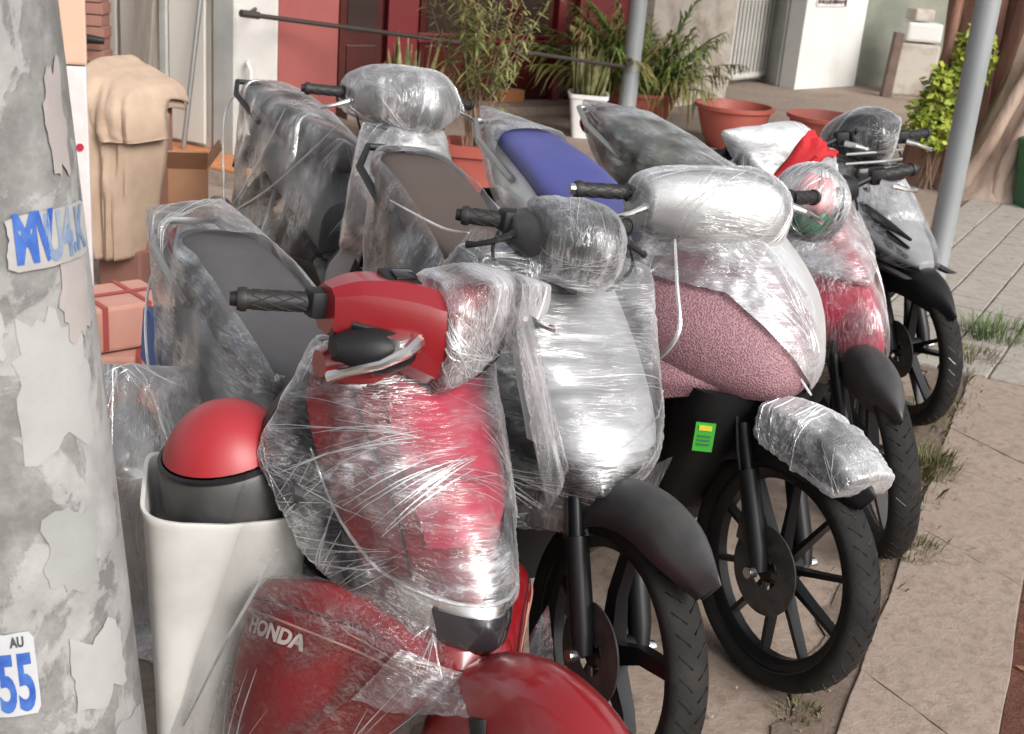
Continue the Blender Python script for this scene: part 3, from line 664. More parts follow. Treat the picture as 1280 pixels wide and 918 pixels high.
# ---------------------------------------------------------------- 2 grey scooter
A2 = [(0.46, -0.30, 0.10, 0.10), (0.54, -0.17, 0.13, 0.14), (0.62, -0.08, 0.17, 0.17), (0.70, -0.11, 0.195, 0.17), (0.80, -0.25, 0.20, 0.14), (0.89, -0.39, 0.18, 0.10), (0.96, -0.46, 0.14, 0.06)]
b2 = make_bike('silver and dark grey motorbike with black mudguard, parked between the red and maroon ones',
    ((0.21, 2.24), 0.45, 0.08), dict(color='silver', apron=A2, ap_p=2.3, fender=(R(50), R(150)), tl=0.80, fender_mat='matgrey', fw=0.058, fr=0.02, fdx=0.06, fdz=0.045, ridge=0.012, hubx=0.03, fskirt=0.02, spokes=5, spw=(0.022, 0.015), curl=True, seat_mat='brownseat', tail_mat='matgrey', dz=0.08,
    bar_w=0.20, bar_z=1.03, bar_x=-0.44, inner_mat='matgrey', steer=0.04,
    hcowl=[(-0.13, -0.46, 1.02, 0.03, 0.03), (-0.09, -0.43, 1.02, 0.07, 0.055), (0, -0.37, 1.02, 0.11, 0.075), (0.08, -0.43, 1.02, 0.07, 0.055), (0.12, -0.46, 1.02, 0.03, 0.03)], rail_mat='black', hcowl_mat='matgrey', lever=False))
r2, ap = b2['root'], b2['ap']
MB().loft([ring_se('x', (-0.50 + 0.06 * k, -0.20 + 0.018 * k, 0.63 - 0.006 * k), 0.03, 0.035, 14) for k in range(5)]).build('side_stripe', 'red', b2['cowl'])
ap.patch(-0.7, 0.7, 0.56, 0.62, 0.010, 14, 6, lambda s, t: (-0.7 + 1.4 * s, 0.595 + t * 0.05)).build('headlight', 'lens', b2['cowl'])
ap.patch(-0.62, 0.62, 0.66, 0.92, 0.010, 14, 12, lambda s, t: ((s * 2 - 1) * (0.6 + 0.2 * t), 0.665 + 0.23 * t)).build('shield_panel', 'silver', b2['cowl'])
ap.patch(-1, 1, 0.47, 0.575, 0.006, 20, 8).build('lower_cover', 'gloss', b2['cowl'])
ap.patch(-0.98, -0.70, 0.60, 0.90, 0.008, 6, 12).build('side_panel', 'matgrey', b2['cowl'])
ap.patch(0.70, 0.98, 0.60, 0.90, 0.008, 6, 12).build('side_panel', 'matgrey', b2['cowl'])
c2 = inflated(b2['cowl'], 0.016); h2 = inflated(b2['hcowl'], 0.016); s2 = inflated(b2['seat'], 0.016); t2 = inflated(b2['tail'], 0.016)
wrap(r2, [sel(c2, lambda p: p[2] > 0.55) + [(-0.02, -0.05, 0.60), (-0.40, -0.2, 0.97), (-0.40, 0.2, 0.97)]], 'film_front', amp=0.006, dirv=(0.1, 1, 0.1), freq=30, seed=5, smooth=2)
wrap(r2, [sel(c2, lambda p: p[2] < 0.64 and p[2] > 0.42) + [(-0.06, 0, 0.5), (-0.3, -0.24, 0.42)]], 'film_clear', amp=0.004, dirv=(0.1, 1, 0.2), freq=34, seed=6, smooth=2)
wrap(r2, [sel(h2, lambda p: p[1] > -0.10 and p[0] > -0.46) + [(-0.52, 0.16, 1.04), (-0.3, 0.03, 0.95)]], 'film_bright', amp=0.005, dirv=(1, 0.1, -0.5), freq=30, seed=7, smooth=2)
wrap(r2, [sel(s2, lambda p: p[0] < -0.7) + sel(t2, lambda p: p[0] < -0.6) + [(-1.5, 0, 0.96), (-1.1, -0.19, 0.45), (-0.66, -0.22, 0.55)]], 'film_clear', voxel=0.010, amp=0.005, dirv=(0.8, -0.1, -0.5), freq=22, seed=8, smooth=2, cut=lambda p: -1.35 < p.x < -0.6 and abs(p.y) < 0.115 and p.z > 0.83)
wrap(r2, [[(-0.66, -0.20, 0.86), (-0.5, -0.22, 0.98), (-0.36, -0.20, 0.93), (-0.34, -0.22, 0.60), (-0.75, -0.22, 0.50), (-0.75, 0, 0.85), (-0.6, 0.1, 0.9)]], 'film_clear', voxel=0.011, amp=0.006, dirv=(0.3, 0, -1), freq=20, seed=9, smooth=2)
sheet(r2, [(-0.62, -0.14, 0.98), (-0.45, -0.18, 1.02), (-0.33, -0.10, 0.98)], [(-0.72, -0.26, 0.58), (-0.52, -0.27, 0.55), (-0.32, -0.24, 0.55)], 'film_clear', 0.02, 7, seed=7)
sheet(r2, [(-0.30, -0.22, 0.62), (-0.10, -0.05, 0.59), (-0.12, 0.16, 0.64)], [(-0.32, -0.24, 0.48), (-0.08, -0.04, 0.49), (-0.14, 0.15, 0.55)], 'film_clear', 0.008, 6, seed=8)
fold(r2, on_apron(ap, [(-0.95, 0.60), (-0.5, 0.56), (0, 0.54), (0.5, 0.6), (0.95, 0.72)], 0.022), 0.004)
fold(r2, [(-0.5, -0.2, 1.0), (-0.75, -0.16, 0.95), (-1.1, -0.16, 0.93)], 0.003)

# ---------------------------------------------------------------- 3 maroon scooter
A3 = [(0.655, -0.13, 0.19, 0.20), (0.70, -0.095, 0.225, 0.23), (0.78, -0.115, 0.24, 0.23), (0.88, -0.215, 0.225, 0.19), (0.95, -0.33, 0.17, 0.12), (0.985, -0.38, 0.13, 0.08)]
b3 = make_bike('maroon motorbike with blue seat, foam net on its shield and film-wrapped mudguard',
    ((0.645, 2.63), 0.46, 0.03), dict(color='maroon', apron=A3, ap_p=1.9, inner=[(0.20, -0.50, 0.17, 0.04), (0.5, -0.44, 0.22, 0.05), (0.74, -0.46, 0.22, 0.05), (0.93, -0.48, 0.16, 0.04)], fender_mat='black', fw=0.058, fender=(R(52), R(150)), fr=0.06, steer=0.08, spokes=10, spw=(0.0075, 0.0055), seat_mat='blueseat', tail_mat='white', dz=0.09, bar_w=0.36, bar_z=1.04, bar_x=-0.45, cap_mat='chrome',
    hcowl=[(-0.23, -0.46, 1.03, 0.05, 0.055), (-0.16, -0.44, 1.03, 0.075, 0.075), (-0.05, -0.40, 1.03, 0.095, 0.085), (0.04, -0.40, 1.025, 0.105, 0.088), (0.10, -0.42, 1.02, 0.085, 0.075), (0.14, -0.45, 1.02, 0.04, 0.05)], hcowl_mat='white', inner_mat='matgrey', fork_mat='blackalloy'))
r3, ap = b3['root'], b3['ap']
mnet, t, o_, N, L = nodes('foam_net')
p_ = N('BsdfPrincipled', Roughness=0.6); L(p_.outputs[0], o_.inputs[0]); tc_ = N('TexCoord'); vo = N('TexVoronoi', Scale=240.0); L(tc_.outputs['Object'], vo.inputs['Vector'])
rp = N('MapRange'); L(vo.outputs['Distance'], rp.inputs['Value']); rp.inputs['From Min'].default_value = 0.2; rp.inputs['From Max'].default_value = 0.65
mx_ = N('Mix', data_type='RGBA'); L(rp.outputs[0], mx_.inputs['Factor']); mx_.inputs[6].default_value = (0.15, 0.055, 0.07, 1); mx_.inputs[7].default_value = (0.30, 0.165, 0.185, 1); L(mx_.outputs[2], p_.inputs['Base Color'])
bp = N('Bump', Strength=0.6, Distance=0.003); L(vo.outputs['Distance'], bp.inputs['Height']); L(bp.outputs[0], p_.inputs['Normal']); M['net'] = mnet
ap.patch(-1.0, 0.6, 0.66, 0.90, 0.012, 30, 22).build('foam_net', 'net', r3)
wings3 = []
for sy in (-1, 1):
    wg = Wing([[(-0.44, -0.235, 0.68), (-0.36, -0.235, 0.70), (-0.28, -0.21, 0.70), (-0.17, -0.10, 0.69)],
               [(-0.45, -0.262, 0.60), (-0.36, -0.262, 0.63), (-0.27, -0.225, 0.66), (-0.16, -0.10, 0.675)],
               [(-0.46, -0.268, 0.50), (-0.37, -0.262, 0.545), (-0.28, -0.215, 0.61), (-0.18, -0.09, 0.655)]], sy)
    wo_ = wg.build('side_panel', 'net' if sy < 0 else 'maroon', r3); wings3.append(wg)
    lw = Wing([[(-0.47, -0.24, 0.485), (-0.42, -0.235, 0.50), (-0.36, -0.20, 0.53)], [(-0.48, -0.235, 0.38), (-0.43, -0.225, 0.39), (-0.38, -0.19, 0.41)], [(-0.50, -0.20, 0.24), (-0.47, -0.195, 0.26), (-0.44, -0.175, 0.30)]], sy)
    lw.build('lower_panel', 'net' if sy < 0 else 'maroon', r3)
MB().loft([ring_se('z', (x_, 0, z_), a_, b_, 24, 3) for z_, x_, a_, b_ in ((0.30, -0.36, 0.06, 0.10), (0.45, -0.30, 0.09, 0.14), (0.58, -0.26, 0.10, 0.16), (0.66, -0.24, 0.10, 0.17))]).build('inner_cover', 'black', r3)
st3 = MB().box((-0.165, -0.150, 0.555), (0.004, 0.046, 0.07), Matrix.Rotation(-0.45, 3, 'Z')).build('inspection_sticker', 'green', r3, smooth=False)
for k_ in range(3): MB().box((-0.1625, -0.1515, 0.558 - 0.010 * k_), (0.0035, 0.030, 0.0035), Matrix.Rotation(-0.45, 3, 'Z')).build('sticker_line', 'greend', st3, smooth=False)
MB().box((-0.1625, -0.1515, 0.578), (0.004, 0.030, 0.012), Matrix.Rotation(-0.45, 3, 'Z')).build('sticker_print', 'yel', st3, smooth=False)
c3 = inflated(b3['cowl'], 0.024); h3 = inflated(b3['hcowl'], 0.016); s3 = inflated(b3['seat'], 0.016); t3 = inflated(b3['tail'], 0.016)
wrap(r3, [sel(h3, lambda p: True)], 'film_milk', amp=0.004, dirv=(0.3, 0.2, 1), freq=34, seed=10, smooth=2)
wrap(r3, [sel(c3, lambda p: True) + [(-0.42, -0.17, 0.99), (-0.40, 0.13, 0.99), (-0.28, 0.0, 0.985)]], 'film_milk', amp=0.006, dirv=(0.3, 0.5, -1), freq=20, seed=11, smooth=2,
     cut=lambda p: p.z < 0.885 and p.y < -0.10 + (0.87 - p.z) * 0.95)
wrap(r3, [[(-0.46, -0.25, 0.96), (-0.42, -0.27, 0.60), (-0.95, -0.2, 0.62), (-0.9, -0.18, 0.88), (-0.7, 0.1, 0.95), (-0.5, 0.1, 0.95), (-0.5, -0.22, 0.36), (-0.8, -0.2, 0.36)]], 'film_milk', voxel=0.011, amp=0.006, dirv=(0.25, 0, -1), freq=20, seed=13, smooth=2)
wrap(r3, [sel(t3, lambda p: p[0] < -0.75) + sel(s3, lambda p: p[0] < -1.45) + [(-1.92, 0, 1.02), (-1.88, 0.1, 0.9)]], 'film_side', amp=0.006, dirv=(1, 0, -0.3), freq=26, seed=14, smooth=2, cut=lambda p: -1.5 < p.x < -0.6 and p.z > 0.86)
M['film_silver'] = film_mat('film_silver', (10, 30, 10), (0.4, 0.2, 0.5), haze=0.30, streak=0.8, gain=2.4, rough=0.12, bumps=0.8, diff=0.6, white=0.15)
wrap(r3, [[tuple(b3['ST'] @ Vector((math.cos(a) * r_, y_ * (0.062 if r_ > 0.35 else 0.078), 0.285 + math.sin(a) * r_))) for a in np.linspace(R(57), R(108), 8) for r_, y_ in ((0.31, -1), (0.31, 1), (0.375, -1), (0.375, 1), (0.40, 0))]], 'film_silver', voxel=0.006, amp=0.008, dirv=(0.1, 1, 0.1), freq=30, seed=15, smooth=1, along=8)
sheet(r3, [(-0.62, -0.24, 0.98), (-0.48, -0.26, 0.99), (-0.36, -0.22, 0.97)], [(-0.72, -0.30, 0.50), (-0.56, -0.31, 0.46), (-0.40, -0.29, 0.50)], 'film_milk', 0.02, 8, seed=9)
fold(r3, [(-0.36, -0.18, 0.97), (-0.26, -0.22, 0.88), (-0.20, -0.24, 0.80), (-0.24, -0.262, 0.72), (-0.36, -0.282, 0.62), (-0.46, -0.285, 0.52)], 0.005)
fold(r3, [(-0.24, -0.10, 0.90), (-0.135, -0.03, 0.80), (-0.075, 0.06, 0.68)], 0.004)

# ---------------------------------------------------------------- 4 scooter in the second row
A4 = [(0.20, -0.42, 0.15, 0.08), (0.40, -0.34, 0.18, 0.12), (0.50, -0.22, 0.165, 0.18), (0.62, -0.14, 0.17, 0.2), (0.74, -0.12, 0.17, 0.2), (0.84, -0.17, 0.165, 0.18), (0.93, -0.26, 0.14, 0.12)]
b4 = make_bike('grey motorbike alone in the second row, its whole front bagged in pale film',
    ((-0.29, 3.95), 0.60, 0.10), dict(color='grey', apron=A4, ap_p=2.0, fender_mat='black', spokes=6, dz=-0.02, tl=0.92, rail_mat='black', bar_w=0.31, bar_z=1.02, bar_x=-0.42,
    hcowl=[(-0.19, -0.44, 1.02, 0.04, 0.05), (-0.12, -0.41, 1.03, 0.085, 0.08), (0, -0.34, 1.03, 0.13, 0.095), (0.12, -0.41, 1.03, 0.085, 0.08), (0.19, -0.44, 1.02, 0.04, 0.05)], hcowl_mat='grey'))
r4 = b4['root']
c4 = inflated(b4['cowl'], 0.016); h4 = inflated(b4['hcowl'], 0.016); s4 = inflated(b4['seat'], 0.016); t4 = inflated(b4['tail'], 0.016)
b4['ap'].patch(-0.5, 0.5, 0.62, 0.90, 0.010, 12, 10).build('shield_panel', 'white', b4['cowl'])
b4['ap'].patch(-0.5, 0.5, 0.50, 0.60, 0.008, 12, 6).build('headlight', 'lens', b4['cowl'])
wrap(r4, [sel(h4, lambda p: True) + [(-0.46, 0.28, 1.00), (-0.46, -0.20, 1.08)]], 'film_bright', amp=0.006, dirv=(0.4, 1, 0.2), freq=26, seed=16, smooth=2)
wrap(r4, [sel(c4, lambda p: p[2] > 0.5)], 'film_milk', amp=0.006, dirv=(0.2, 0.4, 1), freq=22, seed=17, smooth=2)
wrap(r4, [sel(s4, lambda p: p[0] < -0.7) + sel(t4, lambda p: p[0] < -0.7) + [(-1.72, 0, 0.89), (-1.65, 0, 0.45), (-1.2, -0.24, 0.35), (-0.7, -0.22, 0.4), (-0.62, 0, 0.80), (-0.55, -0.12, 0.84)]], 'film_clear', voxel=0.012, amp=0.006, dirv=(0.3, 0, -1), freq=20, seed=18, smooth=2)
fold(r4, [(-1.72, -0.02, 0.86), (-1.6, -0.15, 0.75), (-1.3, -0.23, 0.40)], 0.004)
fold(r4, [(-1.0, -0.16, 0.88), (-1.15, -0.2, 0.6), (-1.3, -0.23, 0.40)], 0.003)
fold(r4, [(-0.62, -0.12, 0.9), (-0.95, -0.2, 0.6), (-1.3, -0.23, 0.40)], 0.003)

# ---------------------------------------------------------------- 5 crimson bike
A5 = [(0.36, -0.36, 0.15, 0.12), (0.44, -0.24, 0.20, 0.20), (0.53, -0.08, 0.225, 0.32), (0.62, -0.08, 0.23, 0.31), (0.74, -0.18, 0.225, 0.24), (0.84, -0.31, 0.19, 0.16), (0.90, -0.38, 0.14, 0.09)]
b5 = make_bike('crimson motorbike with white and green shield stripes, helmet hung on its handlebar',
    ((1.06, 3.35), 0.48, 0.0), dict(color='pinkred', apron=A5, ap_p=1.2, fender_mat='matgrey', fw=0.06, steer=-0.42, spokes=5, seat_mat='greyseat', tail_mat='matgrey', dz=0.06, bar_w=0.30, bar_z=0.95,
    hcowl=[(-0.10, -0.46, 0.94, 0.03, 0.03), (-0.06, -0.45, 0.94, 0.045, 0.045), (0, -0.44, 0.93, 0.055, 0.05), (0.06, -0.45, 0.94, 0.045, 0.045), (0.10, -0.46, 0.94, 0.03, 0.03)], hcowl_mat='black', bar_x=-0.47))
r5, ap = b5['root'], b5['ap']
ap.patch(-1.0, -0.05, 0.47, 0.50, 0.008, 12, 4).build('shield_stripe', 'white', b5['cowl'])
ap.patch(-1.0, -0.05, 0.44, 0.465, 0.008, 12, 4).build('shield_stripe', 'greend', b5['cowl'])
ap.patch(-1.0, -0.2, 0.51, 0.54, 0.008, 12, 4).build('shield_stripe', 'maroon', b5['cowl'])
ap.patch(-0.95, -0.35, 0.58, 0.86, 0.010, 10, 10, lambda s, t: (-0.98 + 0.3 * s + 0.25 * (1 - t), 0.56 + 0.3 * t)).build('side_panel', 'matgrey', b5['cowl'])
c5 = inflated(b5['cowl'], 0.016); s5 = inflated(b5['seat'], 0.016); t5 = inflated(b5['tail'], 0.016)
wrap(r5, [sel(c5, lambda p: p[2] > 0.40)], 'film_clear', amp=0.005, dirv=(0.2, 0.3, 1), freq=22, seed=19, smooth=2)
wrap(r5, [sel(c5, lambda p: p[2] > 0.74) + [(-0.5, 0.2, 0.86), (-0.5, -0.2, 0.86)]], 'film_milk', amp=0.006, dirv=(0.2, 1, 0.3), freq=22, seed=20, smooth=2)
wrap(r5, [sel(s5, lambda p: p[0] < -0.7) + sel(t5, lambda p: p[0] < -0.7) + [(-1.9, 0, 0.98)]], 'film_side', amp=0.006, dirv=(1, 0, -0.2), freq=26, seed=21, smooth=2)

# ---------------------------------------------------------------- 6 bike under white plastic
A6 = [(0.28, -0.42, 0.12, 0.08), (0.42, -0.32, 0.16, 0.14), (0.54, -0.20, 0.18, 0.2), (0.66, -0.18, 0.18, 0.2), (0.78, -0.26, 0.18, 0.16), (0.9, -0.38, 0.15, 0.1)]
b6 = make_bike('motorbike with handlebar under white plastic and a red cloth, mostly hidden behind the crimson one',
    ((1.15, 4.20), 0.52, -0.03), dict(color='matgrey', apron=A6, ap_p=1.6, fender_mat='black', steer=-0.35, spokes=10, spw=(0.008, 0.006), dz=-0.17, tl=0.55, bar_w=0.34, bar_z=0.925,
    hcowl=[(-0.17, -0.48, 0.925, 0.04, 0.05), (-0.11, -0.46, 0.925, 0.065, 0.07), (-0.03, -0.45, 0.925, 0.075, 0.075), (0.03, -0.46, 0.925, 0.06, 0.065), (0.07, -0.47, 0.925, 0.03, 0.04)], hcowl_mat='white'))
r6 = b6['root']
h6 = inflated(b6['hcowl'], 0.02); c6 = inflated(b6['cowl'], 0.016)
M['film_bag'] = film_mat('film_bag', (14, 14, 14), (0.4, 0.2, 0.5), haze=0.55, streak=0.5, gain=2.0, rough=0.2, bumps=0.6, diff=0.7)
wrap(r6, [sel(h6, lambda p: True) + [(-0.5, -0.26, 0.99)]], 'film_bag', amp=0.008, dirv=(1, 0.4, -0.3), freq=20, seed=22, smooth=1)
wrap(r6, [sel(c6, lambda p: p[2] > 0.6) + [(-0.4, -0.2, 0.93), (-0.4, 0.2, 0.93)]], 'film_milk', amp=0.006, dirv=(0.2, 1, 0.3), freq=22, seed=23, smooth=2)

# ---------------------------------------------------------------- 7 black bike at the far end
A7 = [(0.50, -0.34, 0.08, 0.06), (0.58, -0.30, 0.10, 0.10), (0.68, -0.30, 0.11, 0.10), (0.82, -0.36, 0.12, 0.10)]
b7 = make_bike('black motorbike at the far end of the row, nearest the right-hand grey post',
    ((1.44, 4.40), 0.33, -0.10), dict(color='gloss', apron=A7, ap_p=1.8, fender=(R(38), R(160)), fender_mat='black', fw=0.065, spokes=5, two=True, spw=(0.009, 0.006), wr=0.285, tw=0.04, bar_w=0.33, bar_z=0.94, bar_x=-0.42, fork_top=1.0, dz=-0.17, tl=0.6,
    hcowl=[(-0.12, -0.44, 0.96, 0.03, 0.03), (-0.07, -0.40, 0.97, 0.07, 0.07), (0, -0.36, 0.97, 0.10, 0.09), (0.07, -0.40, 0.97, 0.07, 0.07), (0.12, -0.44, 0.96, 0.03, 0.03)], hcowl_mat='gloss', disc=-1, cal_mat='steel'))
r7 = b7['root']
hc7 = b7['hcowl']
MB().box((-0.33, 0, 1.0), (0.03, 0.18, 0.05), Matrix.Rotation(0.5, 3, 'Y')).build('instrument_panel', 'lens', hc7, bevel=0.01)
MB().box((-0.28, 0, 0.86), (0.05, 0.20, 0.06)).build('headlight', 'lens', r7, bevel=0.015)
for z_ in (0.90, 0.935): MB().tube([(-0.30, -0.13, z_), (-0.25, 0, z_ + 0.01), (-0.30, 0.10, z_)], 0.006, 8).build('trim_bar', 'steel', r7)
fr7 = [(0.06, 0.605, 0.03, 0.012), (-0.02, 0.625, 0.075, 0.026), (-0.12, 0.655, 0.11, 0.05), (-0.25, 0.705, 0.135, 0.09), (-0.38, 0.75, 0.145, 0.125), (-0.50, 0.74, 0.14, 0.12), (-0.62, 0.70, 0.12, 0.10)]
fa7 = MB().loft([ring_se('x', (r_[0], 0, r_[1]), r_[2], r_[3], 24, 2.6) for r_ in dense(fr7, 22)]).build('front_fairing', 'silver', r7)
for q_ in range(3):
    MB().tube([(0.02 - 0.11 * k, -0.055 - 0.022 * k * (1 if k < 5 else 0.95) + 0.004 * q_, 0.635 + 0.024 * k + 0.03 * q_ + 0.012 * q_ * (k / 5)) for k in range(6)], [0.006, 0.016, 0.02, 0.02, 0.018, 0.012], 8).build('trim_strip', 'gloss', fa7)
for sy in (-1, 1):
    MB().prism([(0.10, 0.582), (0.06, 0.572), (-0.30, 0.565), (-0.50, 0.575), (-0.50, 0.595), (-0.2, 0.592)], 0.075 * sy, 0.105 * sy).build('side_beam', 'matgrey', r7, bevel=0.006)
c7 = inflated(b7['cowl'], 0.014); h7 = inflated(hc7, 0.02)
wrap(r7, [sel(h7, lambda p: True) + [(-0.33, 0.10, 1.04), (-0.4, 0.0, 1.08)]], 'film_clear', amp=0.006, dirv=(0.4, 1, 0.4), freq=24, seed=24, smooth=1)
wrap(r7, [sel(inflated(fa7, 0.014), lambda p: p[0] < -0.12) + [(-0.33, 0.10, 0.86), (-0.34, -0.13, 0.84), (-0.52, -0.15, 0.84)]], 'film_silver', amp=0.009, dirv=(0.4, 1, 0.4), freq=26, seed=25, smooth=1, along=8, cut=lambda p: p.z < 0.70)
wrap(r7, [sel(inflated(fa7, 0.018), lambda p: p[0] > -0.5)], 'film_clear', amp=0.005, dirv=(1, 0.1, -0.2), freq=22, seed=26, smooth=1)
# ================================================================== setting
SD = Vector((0.39, 0.92, 0)).normalized(); SN = Vector((SD.y, -SD.x, 0))       # street direction and its right hand side
K0 = Vector((1.17, 2.47, 0))                                                 # point on the kerb line

def ground_mat(name, c1, c2, c3, sc=1.2, bump=0.4):
    m, t, o, N, L = nodes(name)
    p = N('BsdfPrincipled', Roughness=0.9); L(p.outputs[0], o.inputs[0]); p.inputs['Specular IOR Level'].default_value = 0.25
    tc = N('TexCoord'); a = N('TexNoise', Scale=sc, Detail=8.0, Roughness=0.65); L(tc.outputs['Object'], a.inputs['Vector'])
    b = N('TexNoise', Scale=sc * 14, Detail=6.0, Roughness=0.7); L(tc.outputs['Object'], b.inputs['Vector'])
    r = N('MapRange'); L(a.outputs['Fac'], r.inputs['Value']); r.inputs['From Min'].default_value = 0.36; r.inputs['From Max'].default_value = 0.64
    x1 = N('Mix', data_type='RGBA'); L(r.outputs[0], x1.inputs['Factor']); x1.inputs[6].default_value = (*c1, 1); x1.inputs[7].default_value = (*c2, 1)
    r2 = N('MapRange'); L(b.outputs['Fac'], r2.inputs['Value']); r2.inputs['From Min'].default_value = 0.48; r2.inputs['From Max'].default_value = 0.75
    x2 = N('Mix', data_type='RGBA'); L(r2.outputs[0], x2.inputs['Factor']); L(x1.outputs[2], x2.inputs[6]); x2.inputs[7].default_value = (*c3, 1)
    st = N('TexNoise', Scale=0.9, Detail=7.0, Roughness=0.7); L(tc.outputs['Object'], st.inputs['Vector'])
    sr = N('MapRange'); L(st.outputs['Fac'], sr.inputs['Value']); sr.inputs['From Min'].default_value = 0.54; sr.inputs['From Max'].default_value = 0.68; sr.inputs['To Max'].default_value = 0.55
    x3 = N('Mix', data_type='RGBA'); L(sr.outputs[0], x3.inputs['Factor']); L(x2.outputs[2], x3.inputs[6]); x3.inputs[7].default_value = (c3[0] * 0.8, c3[1] * 0.8, c3[2] * 0.8, 1)
    L(x3.outputs[2], p.inputs['Base Color'])
    bb = N('Bump', Strength=bump, Distance=0.02); L(b.outputs['Fac'], bb.inputs['Height']); L(bb.outputs[0], p.inputs['Normal'])
    return m
M['ground'] = ground_mat('ground_concrete', (0.255, 0.20, 0.16), (0.305, 0.24, 0.195), (0.165, 0.12, 0.09), 1.4)
M['slab'] = ground_mat('slab_concrete', (0.285, 0.225, 0.185), (0.325, 0.255, 0.215), (0.20, 0.15, 0.115), 2.0)
M['paver'] = ground_mat('paver_concrete', (0.32, 0.29, 0.255), (0.37, 0.335, 0.30), (0.22, 0.19, 0.16), 2.5)
M['joint'] = ground_mat('joint_dirt', (0.15, 0.11, 0.085), (0.20, 0.15, 0.12), (0.10, 0.07, 0.055), 6)
M['litter'] = ground_mat('leaf_litter', (0.17, 0.06, 0.045), (0.22, 0.10, 0.06), (0.07, 0.03, 0.02), 7, 1.0)
M['road'] = ground_mat('asphalt', (0.05, 0.05, 0.05), (0.065, 0.062, 0.06), (0.035, 0.035, 0.035), 3)
M['tile'] = ground_mat('orange_tile', (0.42, 0.17, 0.075), (0.46, 0.20, 0.09), (0.34, 0.13, 0.06), 3, 0.1)

P_ = lambda a, b, z=0.0: (K0 + SD * a + SN * b) + Vector((0, 0, z))
g = MB().add([(-150, -150, 0), (150, -150, 0), (150, 300, 0), (-150, 300, 0)], [(0, 1, 2, 3)]).build('ground', 'ground', smooth=False); tag(g, kind='structure')
# walk of slabs beside the kerb
bed = MB().add([P_(-3.7, -0.328, 0.004), P_(-3.7, 0, 0.004), P_(3.0, 0, 0.004), P_(3.0, -0.328, 0.004)], [(0, 1, 2, 3)]).build('walkway', 'joint', smooth=False); tag(bed, kind='structure')
jd = Vector((0.52, -0.85, 0)).normalized()
jb = jd.dot(SN); ja = jd.dot(SD)
slab_me = None
for k in range(-4, 4):
    a0 = -0.16 + 0.90 * k
    def cor(a, b): return P_(a + (b) * (ja / jb), b)     # skewed by the joint direction
    gap = 0.0025
    q = [cor(a0 + gap, -0.33), cor(a0 + gap, -0.004), cor(a0 + 0.90 - gap, -0.004), cor(a0 + 0.90 - gap, -0.33)]
    if slab_me is None:
        c0 = q[0].copy(); b = MB(); pts = [(v - c0) for v in q]
        jit = []
        for i in range(4):
            for f in range(7):
                t_ = f / 7; v = pts[i].lerp(pts[(i + 1) % 4], t_); jit.append(v + Vector((random.uniform(-1, 1), random.uniform(-1, 1), 0)) * 0.004)
        b.loft([[(v.x, v.y, 0.0) for v in jit], [(v.x, v.y, 0.008) for v in jit]])
        so = b.build('concrete_slab', 'slab', bed, smooth=False, bevel=0.003); slab_me = so.data
    else:
        so = bpy.data.objects.new('concrete_slab', slab_me); COL.objects.link(so); so.parent = bed
    so.location = q[0] + Vector((0, 0, 0.0045 + random.uniform(0, 0.003)))
    so.rotation_euler = (random.uniform(-.003, .003), random.uniform(-.003, .003), 0)
# verge of leaf litter on the street side
vg = MB().add([P_(-8, 0.0, 0.006), P_(-8, 1.6, 0.006), P_(3.0, 1.6, 0.006), P_(3.0, 0.0, 0.006)], [(0, 1, 2, 3)]).build('verge', 'litter', smooth=False); tag(vg, kind='structure')
rd = MB().add([P_(-120, 1.6, 0.003), P_(-120, 9, 0.003), P_(200, 9, 0.003), P_(200, 1.6, 0.003)], [(0, 1, 2, 3)]).build('road', 'road', smooth=False); tag(rd, kind='structure')
kb = MB()
kb.box((0, 0, 0), (0.14, 320, 0.12)); kbo = kb.build('kerb', 'slab', smooth=False, bevel=0.01); kbo.location = P_(40, 1.66, 0.05); kbo.rotation_euler = (0, 0, math.atan2(SD.y, SD.x) - math.pi / 2); tag(kbo, kind='structure')
M['leafdry'] = pmat('dry_leaf', (0.20, 0.07, 0.04), 0.8, col2=(0.32, 0.17, 0.08), nscale=9, lo=0.4, hi=0.6)
lb = MB()
for k in range(900):
    a = random.uniform(-1.5, 2.6); b = random.uniform(0.02, 1.5)
    c = P_(a, b, 0.012 + random.random() * 0.012); s = random.uniform(0.008, 0.024); ro = Matrix.Rotation(random.uniform(0, 6.3), 3, 'Z') @ Matrix.Rotation(random.uniform(-0.5, 0.5), 3, 'X')
    lb.add([c + ro @ Vector(v) * s for v in ((-1, 0, 0), (0, 0.45, 0.15), (1, 0, 0.05), (0, -0.45, 0.1))], [(0, 1, 2, 3)])
tag(lb.build('leaf_litter', 'leafdry', smooth=False), 'dry reddish brown leaves scattered on the verge beyond the concrete slabs', 'leaf litter', kind='stuff')
lb = MB()
for k in range(420):
    a = random.uniform(-1.0, 9); b = random.uniform(-3.0, 0.0)
    c = P_(a, b, 0.022 + random.random() * 0.004); s = random.uniform(0.005, 0.017); ro = Matrix.Rotation(random.uniform(0, 6.3), 3, 'Z') @ Matrix.Rotation(random.uniform(-0.4, 0.4), 3, 'X')
    lb.add([c + ro @ Vector(v) * s for v in ((-1, 0, 0), (0, 0.45, 0.15), (1, 0, 0.05), (0, -0.35, 0.1))], [(0, 1, 2, 3)])
tag(lb.build('ground_debris', 'joint', smooth=False), 'small bits of leaf and twig lying on the concrete around the wheels', 'debris', kind='stuff')

